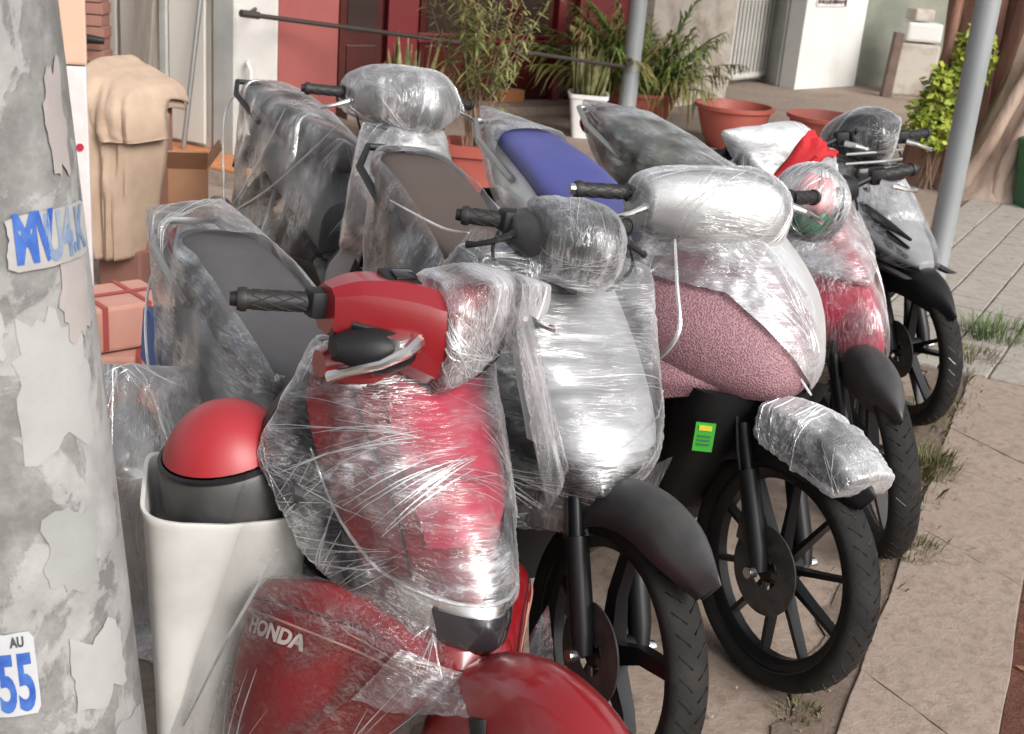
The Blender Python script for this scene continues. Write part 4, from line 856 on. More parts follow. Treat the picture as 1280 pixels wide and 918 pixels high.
# dirt strip with ragged edges between the slabs and the parked wheels
ds_ = MB(); L1 = []; L2 = []
for k in range(90):
    a = -1.6 + 5.0 * k / 89
    L1.append(P_(a, -0.325, 0.0065)); L2.append(P_(a, -0.40 - 0.10 * (0.5 + 0.8 * noise.noise(Vector((a * 2.2, 3, 1)))) - 0.05 * noise.noise(Vector((a * 9, 7, 2))) - 0.02 * random.random(), 0.0065))
ds_.grid([L1, L2]); tag(ds_.build('dirt_strip', 'joint', smooth=False), kind='structure')
gb_ = MB()
for k in range(700):
    a = random.uniform(-1.5, 4.5); b = -0.36 + random.gauss(0, 0.09) if random.random() < 0.6 else random.uniform(-2.2, -0.02)
    c = P_(a, b, 0.010); r_ = random.uniform(0.0025, 0.008)
    q = [c + Vector((random.uniform(-1, 1), random.uniform(-1, 1), random.uniform(-0.5, 1))).normalized() * r_ for _ in range(5)]
    gb_.add(q, [(0, 1, 2), (0, 2, 3), (0, 3, 4), (0, 4, 1), (1, 2, 3), (1, 3, 4)])
tag(gb_.build('gravel', 'slab', smooth=False), 'scattered grit and pebbles along the dirt strip beside the slabs', 'gravel', kind='stuff')

# pavers further along the street
pd = Vector((0.47, 0.883, 0)).normalized(); pn = Vector((pd.y, -pd.x, 0)); PB = Vector((1.75, 5.05, 0))
pq = lambda a, b, z: PB + pd * a + pn * b + Vector((0, 0, z))
pav = MB().add([pq(-0.1, -0.6, 0.006), pq(-0.1, 2.2, 0.006), pq(4.4, 2.2, 0.006), pq(4.4, -0.6, 0.006)], [(0, 1, 2, 3)]).build('pavement', 'joint', smooth=False); tag(pav, kind='structure')
pvm = []
for v in range(3):
    pvm.append(MB().box((0, 0, 0), (0.191, 0.191, 0.03)).build('paver', 'paver', smooth=False, bevel=0.006))
first = True
for i in range(21):
    for j in range(13):
        src = pvm[random.randrange(3)]
        if pvm and any(p_.parent is None for p_ in pvm):
            src = [p_ for p_ in pvm if p_.parent is None][0]; ob = src
        else:
            ob = src.copy(); COL.objects.link(ob)
        ob.parent = pav; ob.location = pq(0.05 + 0.20 * i, -0.48 + 0.20 * j, 0.006 + random.uniform(0, 0.005)); ob.rotation_euler = (random.uniform(-.008, .008), random.uniform(-.008, .008), math.atan2(pd.y, pd.x) + random.uniform(-.01, .01) + random.randrange(4) * math.pi / 2)

# grass tufts
M['grass'] = pmat('grass', (0.075, 0.085, 0.025), 0.7, col2=(0.16, 0.13, 0.06), nscale=30, lo=0.4, hi=0.6)
M['grassg'] = pmat('green_grass', (0.05, 0.11, 0.02), 0.7, col2=(0.10, 0.14, 0.035), nscale=30, lo=0.4, hi=0.6)
def tuft(c, n, h, sp, mat, label):
    b = MB()
    for k in range(n):
        r_ = sp * math.sqrt(random.random()); a = random.uniform(0, 6.3); p0 = Vector((c[0] + r_ * math.cos(a), c[1] + r_ * math.sin(a), 0.0))
        dr = Vector((math.cos(a + random.uniform(-1, 1)), math.sin(a + random.uniform(-1, 1)), 0)); L_ = h * random.uniform(0.4, 1.1); ln = random.uniform(0.2, 0.9) * (0.4 + r_ / sp)
        sd = Vector((-dr.y, dr.x, 0)) * random.uniform(0.0012, 0.0024)
        p1 = p0 + dr * L_ * ln * 0.35 + Vector((0, 0, L_ * 0.6)); p2 = p0 + dr * L_ * ln + Vector((0, 0, L_ * (1 - 0.35 * ln)))
        b.add([p0 - sd, p0 + sd, p1 + sd * 0.8, p1 - sd * 0.8, p2], [(0, 1, 2, 3), (3, 2, 4)])
    tag(b.build('grass_tuft', mat, smooth=False), label, 'grass', 'grass tufts along the slabs', 'stuff')
tuft((1.40, 3.93), 420, 0.10, 0.11, 'grass', 'dry olive grass tuft on the ground below the far wheels')
tuft((1.18, 3.33), 260, 0.06, 0.09, 'grass', 'low sparse grass tuft beside the third front wheel')
tuft((2.15, 5.50), 420, 0.13, 0.16, 'grassg', 'green grass tuft beside the pavers right of the far wheel')
tuft((1.92, 5.15), 260, 0.09, 0.12, 'grass', 'yellowing grass tuft between the far wheel and the pavers')
tuft((1.62, 4.55), 160, 0.06, 0.10, 'grass', 'thin grass tuft just behind the far wheel')
tuft((0.71, 2.47), 90, 0.035, 0.05, 'grass', 'tiny grass tuft at the bottom beside the maroon motorbike wheel')

gs_ = MB(); rg2 = random.Random(3)
for k in range(520):
    a = rg2.uniform(0.3, 3.3); p0 = P_(a, -0.36 + rg2.gauss(0, 0.05), 0.004); L_ = rg2.uniform(0.012, 0.05) * (0.5 + abs(noise.noise(Vector((a * 3, 1, 2)))) * 2)
    d_ = Vector((rg2.uniform(-1, 1), rg2.uniform(-1, 1), 0)) * 0.6; sd_ = Vector((-d_.y, d_.x, 0)).normalized() * 0.0014
    gs_.add([p0 - sd_, p0 + sd_, p0 + (d_ * 0.5 + Vector((0, 0, 0.7))) * L_, p0 + (d_ + Vector((0, 0, 0.95))) * L_], [(0, 1, 2), (0, 2, 3)])
tag(gs_.build('short_grass', 'grass', smooth=False), 'sparse short dry grass along the dirt strip by the wheels', 'grass', kind='stuff')

# ------------------------------------------------------------------ walls
def slab_wall(mb, A, B, z0, z1, th=0.15):
    A = Vector((A[0], A[1], 0)); B = Vector((B[0], B[1], 0)); u = (B - A).normalized(); n = Vector((-u.y, u.x, 0)) * th
    q = [A, B, B + n, A + n]
    return mb.loft([[(v.x, v.y, z0) for v in q], [(v.x, v.y, z1) for v in q]])
M['redwall'] = pmat('red_wall_paint', (0.26, 0.065, 0.06), 0.7, col2=(0.30, 0.085, 0.075), nscale=2, bump=0.1)
M['redframe'] = pmat('red_frame_paint', (0.14, 0.009, 0.011), 0.35, coat=0.3)
M['darkred'] = pmat('dark_red_panel', (0.035, 0.007, 0.006), 0.2, coat=0.4, col2=(0.07, 0.011, 0.009), nscale=1.5)
M['doorglass'] = pmat('dark_door_glass', (0.035, 0.022, 0.018), 0.12, coat=0.5)
M['wframe'] = pmat('off_white_paint', (0.58, 0.56, 0.53), 0.5, col2=(0.48, 0.465, 0.435), nscale=3, bump=0.05)
M['gframe'] = pmat('grey_green_paint', (0.46, 0.47, 0.445), 0.45, col2=(0.36, 0.37, 0.345), nscale=4)
M['doorp'] = pmat('grey_door_sheet', (0.62, 0.585, 0.53), 0.5, col2=(0.54, 0.51, 0.46), nscale=2, stretch=(1, 1, 0.3))
M['plaster'] = pmat('weathered_plaster', (0.42, 0.38, 0.33), 0.85, col2=(0.27, 0.22, 0.18), nscale=3.5, bump=0.3, bscale=14, lo=0.45, hi=0.65)
M['whitewall'] = pmat('whitewashed_wall', (0.60, 0.59, 0.56), 0.8, col2=(0.46, 0.45, 0.41), nscale=2.2, bump=0.1, lo=0.5, hi=0.75)
M['greenwall'] = pmat('mossy_wall', (0.15, 0.165, 0.13), 0.85, col2=(0.24, 0.24, 0.20), nscale=2.0, bump=0.2)
M['brick'] = pmat('brown_brick', (0.22, 0.10, 0.075), 0.8, col2=(0.27, 0.13, 0.10), nscale=6)
M['terra'] = pmat('terracotta', (0.33, 0.09, 0.06), 0.6, col2=(0.33, 0.085, 0.055), nscale=5, bump=0.08)
M['terrar'] = pmat('red_plastic_pot', (0.34, 0.075, 0.055), 0.55, col2=(0.38, 0.105, 0.08), nscale=4)
M['soil'] = pmat('soil', (0.06, 0.04, 0.03), 0.95, bump=0.6, bscale=40)
M['galv'] = pmat('galvanised_post', (0.23, 0.245, 0.25), 0.5, 0.2, col2=(0.31, 0.325, 0.33), nscale=7, stretch=(1, 1, 0.2), rvar=0.1)
M['darkiron'] = pmat('dark_iron', (0.035, 0.025, 0.022), 0.6)
M['tan'] = pmat('tan_paint', (0.55, 0.37, 0.27), 0.7, col2=(0.5, 0.33, 0.24), nscale=4)
M['paper'] = pmat('white_paper', (0.52, 0.46, 0.45), 0.8, col2=(0.60, 0.56, 0.55), nscale=8)

bl = thing('shop_building', 'red and off white shop front with grey metal door and dark red entrance', 'building', (-1.5, 9, 0))
bl_inv = Matrix.Translation((1.5, -9, 0))
def bpart(mb, name, mat, par=None, **k):
    return mb.xf(bl_inv).build(name, mat, par or bl, **k)
bpart(slab_wall(MB(), (-3.6, 8.66), (-1.95, 7.79), 0.0, 3.4, 0.08), 'wall', 'doorp', smooth=False)
# door leaf sheets: ribs on the grey door
dd = (Vector((-1.95, 7.79, 0)) - Vector((-3.6, 8.66, 0))).normalized(); dn = Vector((dd.y, -dd.x, 0))
D0 = Vector((-1.95, 7.79, 0))
for f0_, f1_ in ((0.02, 0.30), (0.37, 0.70), (0.74, 1.2)):
    m_ = MB(); slab_wall(m_, D0 - dd * f1_ + dn * 0.022, D0 - dd * f0_ + dn * 0.022, 0.13, 2.4, -0.02)
    bpart(m_, 'door_panel', 'doorp', bevel=0.005, smooth=False)
m_ = MB(); slab_wall(m_, D0 - dd * 0.36 + dn * 0.03, D0 - dd * 0.31 + dn * 0.03, 0.13, 2.4, -0.03); bpart(m_, 'door_post', 'gframe', smooth=False)
# off-white corner frame
m_ = MB(); slab_wall(m_, (-1.93, 7.74), (-1.78, 7.63), 0.0, 3.4, 0.12); fr1 = bpart(m_, 'door_frame', 'gframe', smooth=False, bevel=0.008)
m_ = MB(); slab_wall(m_, (-1.775, 7.645), (-1.53, 7.66), 0.0, 3.4, 0.14); fr2 = bpart(m_, 'corner_column', 'wframe', smooth=False, bevel=0.008)
hm = MB().tube([(-1.70, 7.66, 0.66), (-1.69, 7.60, 0.66), (-1.67, 7.59, 0.62), (-1.67, 7.59, 0.44), (-1.69, 7.60, 0.41), (-1.70, 7.66, 0.41)], 0.014, 8)
bpart(hm, 'door_handle', 'wframe', fr2)
# red pier and recess
m_ = MB(); slab_wall(m_, (-1.525, 7.68), (-1.27, 8.28), 0.0, 3.4, 0.2); bpart(m_, 'red_pier', 'redwall', smooth=False)
m_ = MB(); slab_wall(m_, (-1.30, 8.29), (-1.62, 10.2), 0.0, 3.4, 0.1); bpart(m_, 'recess_wall', 'darkred', smooth=False)
E0, E1 = Vector((-1.60, 10.12, 0)), Vector((0.78, 11.78, 0)); eu = (E1 - E0).normalized(); en = Vector((eu.y, -eu.x, 0)); EL = (E1 - E0).length
m_ = MB(); slab_wall(m_, E0, E1, 0.0, 3.4, 0.1); bpart(m_, 'entrance_wall', 'darkred', smooth=False)
def epart(s0, s1, z0, z1, pr, name, mat, **k):
    m_ = MB(); a = E0 + eu * s0 + en * pr; b = E0 + eu * s1 + en * pr; slab_wall(m_, a, b, z0, z1, pr - 0.003 if pr > 0 else 0.02); return bpart(m_, name, mat, smooth=False, bevel=0.004, **k)
for s0, s1 in ((0.45, 0.72), (2.08, 2.16), (2.30, 2.38)): epart(s0, s1, 0.0, 2.6, 0.07, 'door_jamb', 'redframe')
for s0, s1 in ((0.05, 0.42), (0.76, 1.18), (1.22, 1.63), (1.67, 2.05)):
    pnl = epart(s0, s1, 0.10, 2.5, 0.03, 'door_leaf', 'darkred')
    epart(s0 + 0.06, s1 - 0.06, 0.62, 2.3, 0.038, 'door_pane', 'doorglass', par=pnl); epart(s0 + 0.06, s1 - 0.06, 0.18, 0.52, 0.04, 'lower_panel', 'darkred', par=pnl)
epart(2.42, 2.85, 0.0, 2.6, 0.04, 'side_panel', 'redframe')
for z_ in (0.55, 0.6): epart(0.74, 2.07, z_, z_ + 0.022, 0.05, 'cross_rail', 'redframe')
epart(-0.02, 2.9, 0.0, 0.07, 0.35, 'threshold', 'ground')
epart(1.52, 1.76, 0.072, 0.17, 0.12, 'sill_block', 'tile')
# tiled step by the grey door
tl = thing('tiled_step', 'orange tiled step in front of the grey metal door', 'step', (-2.1, 7.4, 0))
tA = Vector((-2.62, 7.62, 0)); td = (Vector((-1.60, 7.15, 0)) - tA).normalized(); tn = Vector((-td.y, td.x, 0))
cx = MB(); slab_wall(cx, tA, tA + td * 1.12, 0.0, 0.09, 0.52); cx.xf(Matrix.Translation((2.1, -7.4, 0))).build('step_base', 'slab', tl, smooth=False)
tm = MB().box((0, 0, 0), (0.272, 0.252, 0.016)).build('floor_tile', 'tile', tl, smooth=False, bevel=0.003)
for i in range(4):
    for j in range(2):
        ob = tm if i == j == 0 else tm.copy()
        if ob is not tm: COL.objects.link(ob)
        p = tA + td * (0.14 + 0.28 * i) + tn * (0.13 + 0.26 * j) - Vector((-2.1, 7.4, 0)); ob.location = (p.x, p.y, 0.099); ob.rotation_euler = (0, 0, math.atan2(td.y, td.x)); ob.parent = tl
# leaning rods and things by the door
tag(MB().tube([(-2.10, 7.70, 0.11), (-1.94, 7.74, 1.5), (-1.90, 7.75, 1.9)], 0.016, 8).build('metal_rod', 'steel'), 'thin grey rod leaning against the grey metal door', 'rod')
bd = MB(); 
bd.box((0, 0, 0.75), (0.14, 0.03, 1.5)).xf(Matrix.Translation((-2.42, 7.84, 0.11)) @ Matrix.Rotation(-0.42, 4, 'Z') @ Matrix.Rotation(0.05, 4, 'Y') @ Matrix.Rotation(-0.05, 4, 'X'))
tag(bd.build('wooden_plank', pmat('grey_wood', (0.24, 0.205, 0.175), 0.8, col2=(0.19, 0.16, 0.135), nscale=5, stretch=(8, 8, 0.6)), smooth=False, bevel=0.004), 'grey weathered plank standing against the metal door', 'plank')
tag(MB().tube([(-1.645, 7.30, 0.969), (-0.5, 8.68, 0.765), (0.66, 10.05, 0.545)], 0.014, 8).tube([(-1.66, 7.285, 0.972), (-1.58, 7.38, 0.958)], 0.021, 8).tube([(-1.63, 7.33, 0.966), (-1.66, 7.655, 0.966)], 0.012, 8).build('iron_rod', 'darkiron'), 'long dark iron rod running from the white column to the pale metal post', 'rod')
# brick pier, tan and white pillar behind the pole
bk = thing('brick_pier', 'narrow brown brick pier with a small black shelf, left of the grey door', 'pier', (-2.75, 7.9, 0))
bkm = None
for z_ in range(26):
    for i in range(2):
        m_ = MB().box((0, 0, 0), (0.125, 0.16, 0.062)) if bkm is None else None
        if m_: ob = m_.build('brick', 'brick', bk, smooth=False, bevel=0.004); bkm = ob
        else: ob = bkm.copy(); COL.objects.link(ob); ob.parent = bk
        ob.location = (-0.065 + 0.133 * i + (0.0 if z_ % 2 else 0.012), random.uniform(-.003, .003), 0.035 + 0.070 * z_)
MB().box((0, 0.02, 0.9), (0.25, 0.155, 1.8)).build('mortar', 'slab', bk, smooth=False)
MB().tube([(-0.15, -0.16, 0.70), (0.0, -0.20, 0.715), (0.17, -0.15, 0.70)], [0.02, 0.035, 0.02], 10).build('shelf', 'black', bk)
tp_ = thing('painted_pillar', 'slim pillar painted tan above and pinkish white below, half hidden by the concrete pole', 'pillar', (-1.555, 4.28, 0), (0, 0, 0.33))
MB().box((0, 0, 0.528), (0.13, 0.12, 1.056)).build('lower_pillar', 'paper', tp_, smooth=False, bevel=0.01)
MB().box((0, 0, 1.62), (0.135, 0.125, 1.12)).build('upper_pillar', 'tan', tp_, smooth=False, bevel=0.01)
MB().lathe([(0, -0.127), (0.013, -0.127), (0.013, -0.121), (0, -0.121)], 16, 'y', (0.035, 0.062, 0.79)).build('red_spot', 'pinkred', tp_)

# boundary walls, gate
tag(slab_wall(MB(), (0.98, 11.62), (1.86, 12.75), 0, 2.6, 0.18).build('plaster_wall', 'plaster', smooth=False), 'stained beige plaster wall behind the palm pot', 'wall')
gt = thing('metal_gate', 'grey barred metal gate with pale frame, between plaster wall and white wall', 'gate', (2.3, 14.3, 0))
G0, G1 = Vector((-0.30, -0.40, 0)), Vector((0.36, 0.50, 0)); gu = (G1 - G0).normalized(); gl_ = (G1 - G0).length
MB().tube([G0 + Vector((0, 0, 0.08)), G1 + Vector((0, 0, 0.08))], 0.035, 8).build('bottom_rail', 'wframe', gt)
MB().tube([G0 + Vector((0, 0, 1.75)), G1 + Vector((0, 0, 1.75))], 0.035, 8).build('top_rail', 'wframe', gt)
for e in (G0, G1): MB().tube([e + Vector((0, 0, 0.0)), e + Vector((0, 0, 1.8))], 0.04, 8).build('gate_post', 'wframe', gt)
gb = MB().tube([(0, 0, 0.1), (0, 0, 1.74)], 0.016, 6).build('gate_bar', 'wframe', gt)
for k in range(13):
    ob = gb if k == 0 else gb.copy()
    if k: COL.objects.link(ob); ob.parent = gt
    ob.location = G0 + gu * gl_ * (k + 0.7) / 13.4
slab_wall(MB(), G0 + Vector((-0.08, 0.06, 0)), G1 + Vector((-0.08, 0.06, 0)), 0.02, 1.75, 0.02).build('backing_sheet', 'greenwall', gt, smooth=False)
tag(slab_wall(MB(), (2.74, 14.86), (2.86, 14.30), 0, 2.6, -0.25).build('gate_jamb', 'gframe', smooth=False), 'grey concrete jamb between the barred gate and the white wall', 'jamb')
ww = thing('white_wall', 'whitewashed wall segment with a faint dark notice strip', 'wall', (2.78, 14.08, 0))
slab_wall(MB(), (0, 0), (0.83, 0.80), 0, 2.6, 0.2).build('wall', 'whitewall', ww, smooth=False)
wu = Vector((0.83, 0.80, 0)).normalized(); wn = Vector((wu.y, -wu.x, 0))
sg = MB(); slab_wall(sg, wu * 0.16 + wn * 0.012, wu * 0.72 + wn * 0.012, 0.87, 0.965, 0.010); sgo = sg.build('notice_strip', 'paper', ww, smooth=False)
nb = MB(); 
for k in range(22): 
    x0 = 0.185 + 0.0225 * k; slab_wall(nb, wu * x0 + wn * 0.016, wu * (x0 + random.uniform(0.008, 0.018)) + wn * 0.016, 0.895 + random.uniform(0, 0.01), 0.935 + random.uniform(0, 0.012), 0.0035)
slab_wall(nb, wu * 0.68 + wn * 0.016, wu * 0.712 + wn * 0.016, 0.875, 0.96, 0.0035)
nb.build('print', 'darkiron', sgo, smooth=False)
tag(slab_wall(MB(), (3.63, 14.95), (5.9, 15.6), 0, 2.6, 0.2).build('mossy_wall', 'greenwall', smooth=False), 'dull grey green wall to the right of the white wall', 'wall')
M['stumpwood'] = pmat('dark_brown_wood', (0.11, 0.075, 0.06), 0.85, col2=(0.16, 0.11, 0.09), nscale=9, bump=0.3)
tag(MB().box((3.80, 14.15, 0.34), (0.10, 0.12, 0.68), Matrix.Rotation(0.05, 3, 'Y')).build('wooden_stump_post', 'stumpwood', smooth=False, bevel=0.01), 'short brown post standing before the grey green wall', 'post')
mc = thing('stone_block', 'pale mottled stone block stack beside the reddish tree trunk', 'block', (4.12, 14.5, 0))
MB().box((0, 0, 0.28), (0.46, 0.3, 0.56)).build('lower_block', 'plaster', mc, smooth=False, bevel=0.03)
MB().box((0.03, 0, 0.68), (0.38, 0.28, 0.20)).build('upper_block', 'whitewall', mc, smooth=False, bevel=0.03)
MB().box((-0.02, 0, 0.86), (0.24, 0.22, 0.13), Matrix.Rotation(0.3, 3, 'Z')).build('cap_stone', 'plaster', mc, smooth=False, bevel=0.03)

# ------------------------------------------------------------------ posts and the concrete pole
pc = thing('metal_post', 'pale grey metal post rising behind the blue seat, iron rod tied to it', 'post', (0.73, 10.16, 0))
MB().tube([(0, 0, 0), (0, 0, 3.6)], 0.068, 16).build('shaft', 'galv', pc)
MB().lathe([(0.069, -0.02), (0.077, -0.02), (0.077, 0.02), (0.069, 0.02), (0.069, -0.02)], 20, 'z', (0, 0, 0.53)).build('clamp', 'steel', pc)
MB().lathe([(0, 0), (0.12, 0), (0.12, 0.012), (0.07, 0.016)], 20).build('base_plate', 'steel', pc)
pr = thing('metal_post', 'grey metal post at the right beside the tree trunks and far black motorbike', 'post', (2.09, 6.31, 0))
MB().tube([(0, 0, 0), (0, 0, 3.6)], 0.058, 16).build('shaft', 'galv', pr)
MB().lathe([(0, 0), (0.11, 0), (0.11, 0.012), (0.06, 0.016)], 20).build('base_plate', 'steel', pr)

m, t, o_, N, L = nodes('pole_concrete')
p_ = N('BsdfPrincipled', Roughness=0.85); L(p_.outputs[0], o_.inputs[0]); tc_ = N('TexCoord')
mpp = N('Mapping'); mpp.inputs['Scale'].default_value = (1, 1, 0.7); L(tc_.outputs['Object'], mpp.inputs[0]); n1 = N('TexNoise', Scale=4.6, Detail=11.0, Roughness=0.64, Distortion=0.5); L(mpp.outputs[0], n1.inputs['Vector'])
n2 = N('TexNoise', Scale=13.0, Detail=8.0, Roughness=0.7); L(tc_.outputs['Object'], n2.inputs['Vector'])
rA = N('MapRange'); L(n1.outputs['Fac'], rA.inputs['Value']); rA.inputs['From Min'].default_value = 0.49; rA.inputs['From Max'].default_value = 0.515
rB = N('MapRange'); L(n2.outputs['Fac'], rB.inputs['Value']); rB.inputs['From Min'].default_value = 0.42; rB.inputs['From Max'].default_value = 0.66
xA = N('Mix', data_type='RGBA'); L(rB.outputs[0], xA.inputs['Factor']); xA.inputs[6].default_value = (0.14, 0.137, 0.13, 1); xA.inputs[7].default_value = (0.25, 0.245, 0.235, 1)
xB = N('Mix', data_type='RGBA'); L(rB.outputs[0], xB.inputs['Factor']); xB.inputs[6].default_value = (0.24, 0.236, 0.228, 1); xB.inputs[7].default_value = (0.33, 0.325, 0.315, 1)
xC = N('Mix', data_type='RGBA'); L(rA.outputs[0], xC.inputs['Factor']); L(xA.outputs[2], xC.inputs[6]); L(xB.outputs[2], xC.inputs[7]); L(xC.outputs[2], p_.inputs['Base Color'])
hh = N('Math', operation='MULTIPLY_ADD'); L(rA.outputs[0], hh.inputs[0]); hh.inputs[1].default_value = 0.6; L(n2.outputs['Fac'], hh.inputs[2])
bb = N('Bump', Strength=0.5, Distance=0.004); L(hh.outputs[0], bb.inputs['Height']); L(bb.outputs[0], p_.inputs['Normal']); M['pole'] = m
pole_r = lambda z: 0.19 - 0.030 * z
PX = lambda z: Vector((-0.752 - 0.052 * (z - 1.0), 1.70, z))
po = thing('utility_pole', 'thick grey concrete pole plastered with torn paper and blue printed handbills', 'pole', (-0.70, 1.70, 0))
pinv = Matrix.Translation((0.70, -1.70, 0))
pm = MB(); pm.loft([[PX(z) + Vector((math.cos(a), math.sin(a), 0)) * pole_r(z) for a in [2 * math.pi * k / 64 for k in range(64)]] for z in np.linspace(0, 3.6, 40)])
pm.xf(pinv).build('shaft', 'pole', po)
def pole_pt(a, z, off): return PX(z) + Vector((math.cos(a), math.sin(a), 0)) * (pole_r(z) + off)
def scrap(a0, z0, da, dz, mat, seed, off=0.0022, tear=0.25, skew=0.0, name='paper_scrap'):
    rnd = random.Random(seed); n = 36; edge = []
    for k in range(n):
        t_ = 2 * math.pi * k / n; s_ = 1 - tear * (0.5 + 0.5 * noise.noise(Vector((math.cos(t_) * 1.7 + seed, math.sin(t_) * 1.7, seed * 0.7)))) - tear * 0.35 * rnd.random()
        cx_, cy_ = math.cos(t_), math.sin(t_); q = max(abs(cx_), abs(cy_)); edge.append((cx_ / q * s_, cy_ / q * s_))
    b = MB(); rings = []
    for f in (1.0, 0.75, 0.5, 0.25, 0.02):
        rings.append([pole_pt(a0 + x * f * da, z0 + y * f * dz + skew * x * f * dz, off) for x, y in edge])
    b.loft(rings, cap=False); b.f.append(tuple(range(4 * n, 5 * n))); b.mi.append(0); b.xf(pinv)
    return b.build(name, mat, po, ang=80)
M['paper2'] = pmat('grey_paper', (0.24, 0.24, 0.23), 0.85, col2=(0.28, 0.28, 0.27), nscale=10, bump=0.15, bscale=40)
M['paper3'] = pmat('pale_paper', (0.34, 0.335, 0.325), 0.85, col2=(0.28, 0.28, 0.27), nscale=7, bump=0.15, bscale=40)
M['paper4'] = pmat('pinkish_paper', (0.34, 0.30, 0.285), 0.85, col2=(0.28, 0.25, 0.24), nscale=9, bump=0.15, bscale=40)
for i, (a_, z_, da, dz, mt) in enumerate([(-0.55, 1.02, 0.55, 0.14, 'paper3'), (-0.60, 0.76, 0.42, 0.09, 'paper2'), (-0.2, 1.13, 0.3, 0.09, 'paper4'), (-0.45, 0.56, 0.42, 0.09, 'paper3'), (-0.2, 1.36, 0.22, 0.10, 'paper4'), (-1.15, 1.10, 0.25, 0.08, 'paper3'), (-0.15, 0.40, 0.3, 0.06, 'paper2')]):
    scrap(a_, z_, da, dz, mt, i * 3 + 1, off=0.0010 + 0.0006 * (i % 5), tear=0.5)
M['inkblue'] = pmat('blue_ink', (0.012, 0.06, 0.30), 0.6, col2=(0.05, 0.13, 0.38), nscale=30)
M['inkfade'] = pmat('faded_blue_ink', (0.10, 0.17, 0.30), 0.7, col2=(0.24, 0.27, 0.32), nscale=25)
M['inkdark'] = pmat('dark_ink', (0.05, 0.05, 0.06), 0.6)
def pole_text(txt, size, a0, z0, mat, par, sx=1.0, off=0.006, skew=0.0, bold=0.006):
    vs, fs = text_mesh(txt, size, bold)
    return MB().add([pole_pt(a0 + v.x * sx / 0.16, z0 + v.y + skew * v.x, off) for v in vs], fs).xf(pinv).build('lettering', mat, par, smooth=False)
M['pposter'] = pmat('faded_handbill', (0.36, 0.345, 0.335), 0.85, col2=(0.28, 0.27, 0.26), nscale=14)
M['pposter2'] = pmat('white_handbill', (0.44, 0.45, 0.46), 0.85, col2=(0.38, 0.39, 0.40), nscale=14)
pst = scrap(-0.38, 1.213, 0.52, 0.040, 'pposter', 77, off=0.0052, tear=0.12, name='handbill')
pole_text('MV', 0.085, -0.80, 1.190, 'inkblue', pst, 0.50, 0.0062, bold=0.005)
pole_text('U4', 0.085, -0.52, 1.186, 'inkfade', pst, 0.50, 0.0062, bold=0.004)
pole_text('.K', 0.080, -0.20, 1.188, 'inkfade', pst, 0.50, 0.0062, bold=0.003)
ps2 = scrap(-1.23, 0.595, 0.215, 0.068, 'pposter2', 78, off=0.0052, tear=0.04, name='handbill')
pole_text('55', 0.125, -1.325, 0.540, 'inkblue', ps2, 0.36, 0.0062, bold=0.004)
pole_text('AU', 0.022, -1.20, 0.640, 'inkdark', ps2, 0.55, 0.0062, bold=0.001)
TUB = (-0.505, 2.12, 0.0); TUBH = 0.625
BAG = (-0.75, 2.55, 0.0)
HEL = (0.82, 3.67, 0.93)
RAG = (0.865, 4.08, 0.96)
TP = (-0.32, 7.45, 0.0)
# ------------------------------------------------------------------ bin, helmet, tarp, cartons, bag
UB = thing('plastic_tub', 'tall white plastic tub between the concrete pole and the red motorbike', 'tub', TUB, (0, 0, 0.25))
def oval(rx, ry, z, n=40, dip=0.0): return [(rx * math.cos(a), ry * math.sin(a), z + dip * math.cos(a - 0.6)) for a in [2 * math.pi * k / n for k in range(n)]]
M['tubw'] = pmat('white_tub_plastic', (0.56, 0.55, 0.525), 0.5, col2=(0.40, 0.385, 0.355), nscale=4, lo=0.4, hi=0.7, bump=0.05, bscale=20)
tq = lambda a, b, z: [(x, y, zz + 0.02 * (x / 0.15) ** 2) for x, y, zz in ring_se('z', (0, 0, z), a, b, 56, 7.0)]
MB().loft([tq(0.125, 0.120, 0.0), tq(0.13, 0.126, 0.25), tq(0.144, 0.142, TUBH - 0.02), tq(0.149, 0.147, TUBH - 0.006), tq(0.148, 0.146, TUBH), tq(0.141, 0.139, TUBH - 0.001), tq(0.137, 0.135, TUBH - 0.03), tq(0.12, 0.115, 0.03)], cap=True).build('tub_wall', 'tubw', UB)
MB().lathe([(0, -0.004), (0.010, -0.004), (0.010, 0.004), (0, 0.004)], 12, 'y', (0.07, -0.115, TUBH - 0.055)).build('drain_hole', 'gloss', UB)
HM = thing('helmet', 'matt red domed helmet with a wide black lower band, sitting in the white tub', 'helmet', (TUB[0] + 0.02, TUB[1] + 0.01, TUBH - 0.035), (0.10, -0.16, 0))
hb = [(0.125 * math.cos(a), 0.024 + 0.142 * math.sin(a)) for a in np.linspace(0.42, math.pi / 2, 14)]
MB().lathe([(r_, z_ + 0.042) for r_, z_ in hb[:-1]] + [(0.0005, 0.208)], 40).build('dome', 'helmred', HM)
MB().lathe([(0.120, 0.0), (0.128, 0.0), (0.133, 0.036), (0.126, 0.102), (0.119, 0.113), (0.115, 0.102), (0.12, 0.036), (0.118, 0.0), (0.120, 0.0)], 40).build('lower_band', 'matgrey', HM)
MB().lathe([(0.12, 0.110), (0.1242, 0.113), (0.1242, 0.119), (0.117, 0.121)], 40).build('edge_trim', 'black', HM)

cg = thing('plastic_bag', 'crumpled clear plastic bag standing between the concrete pole and the red helmet', 'bag', BAG)
rnd = random.Random(5)
wrap(cg, [[(rnd.uniform(-0.13, 0.13), rnd.uniform(-0.12, 0.12), rnd.uniform(0.38, 0.70)) for _ in range(26)], [(0.11 * math.cos(k), 0.10 * math.sin(k), z_) for k in range(6) for z_ in (0.003, 0.45)]], 'film_clear', voxel=0.008, amp=0.012, dirv=(0.3, 0.2, 1), freq=16, seed=40, smooth=2, name='bag_film')

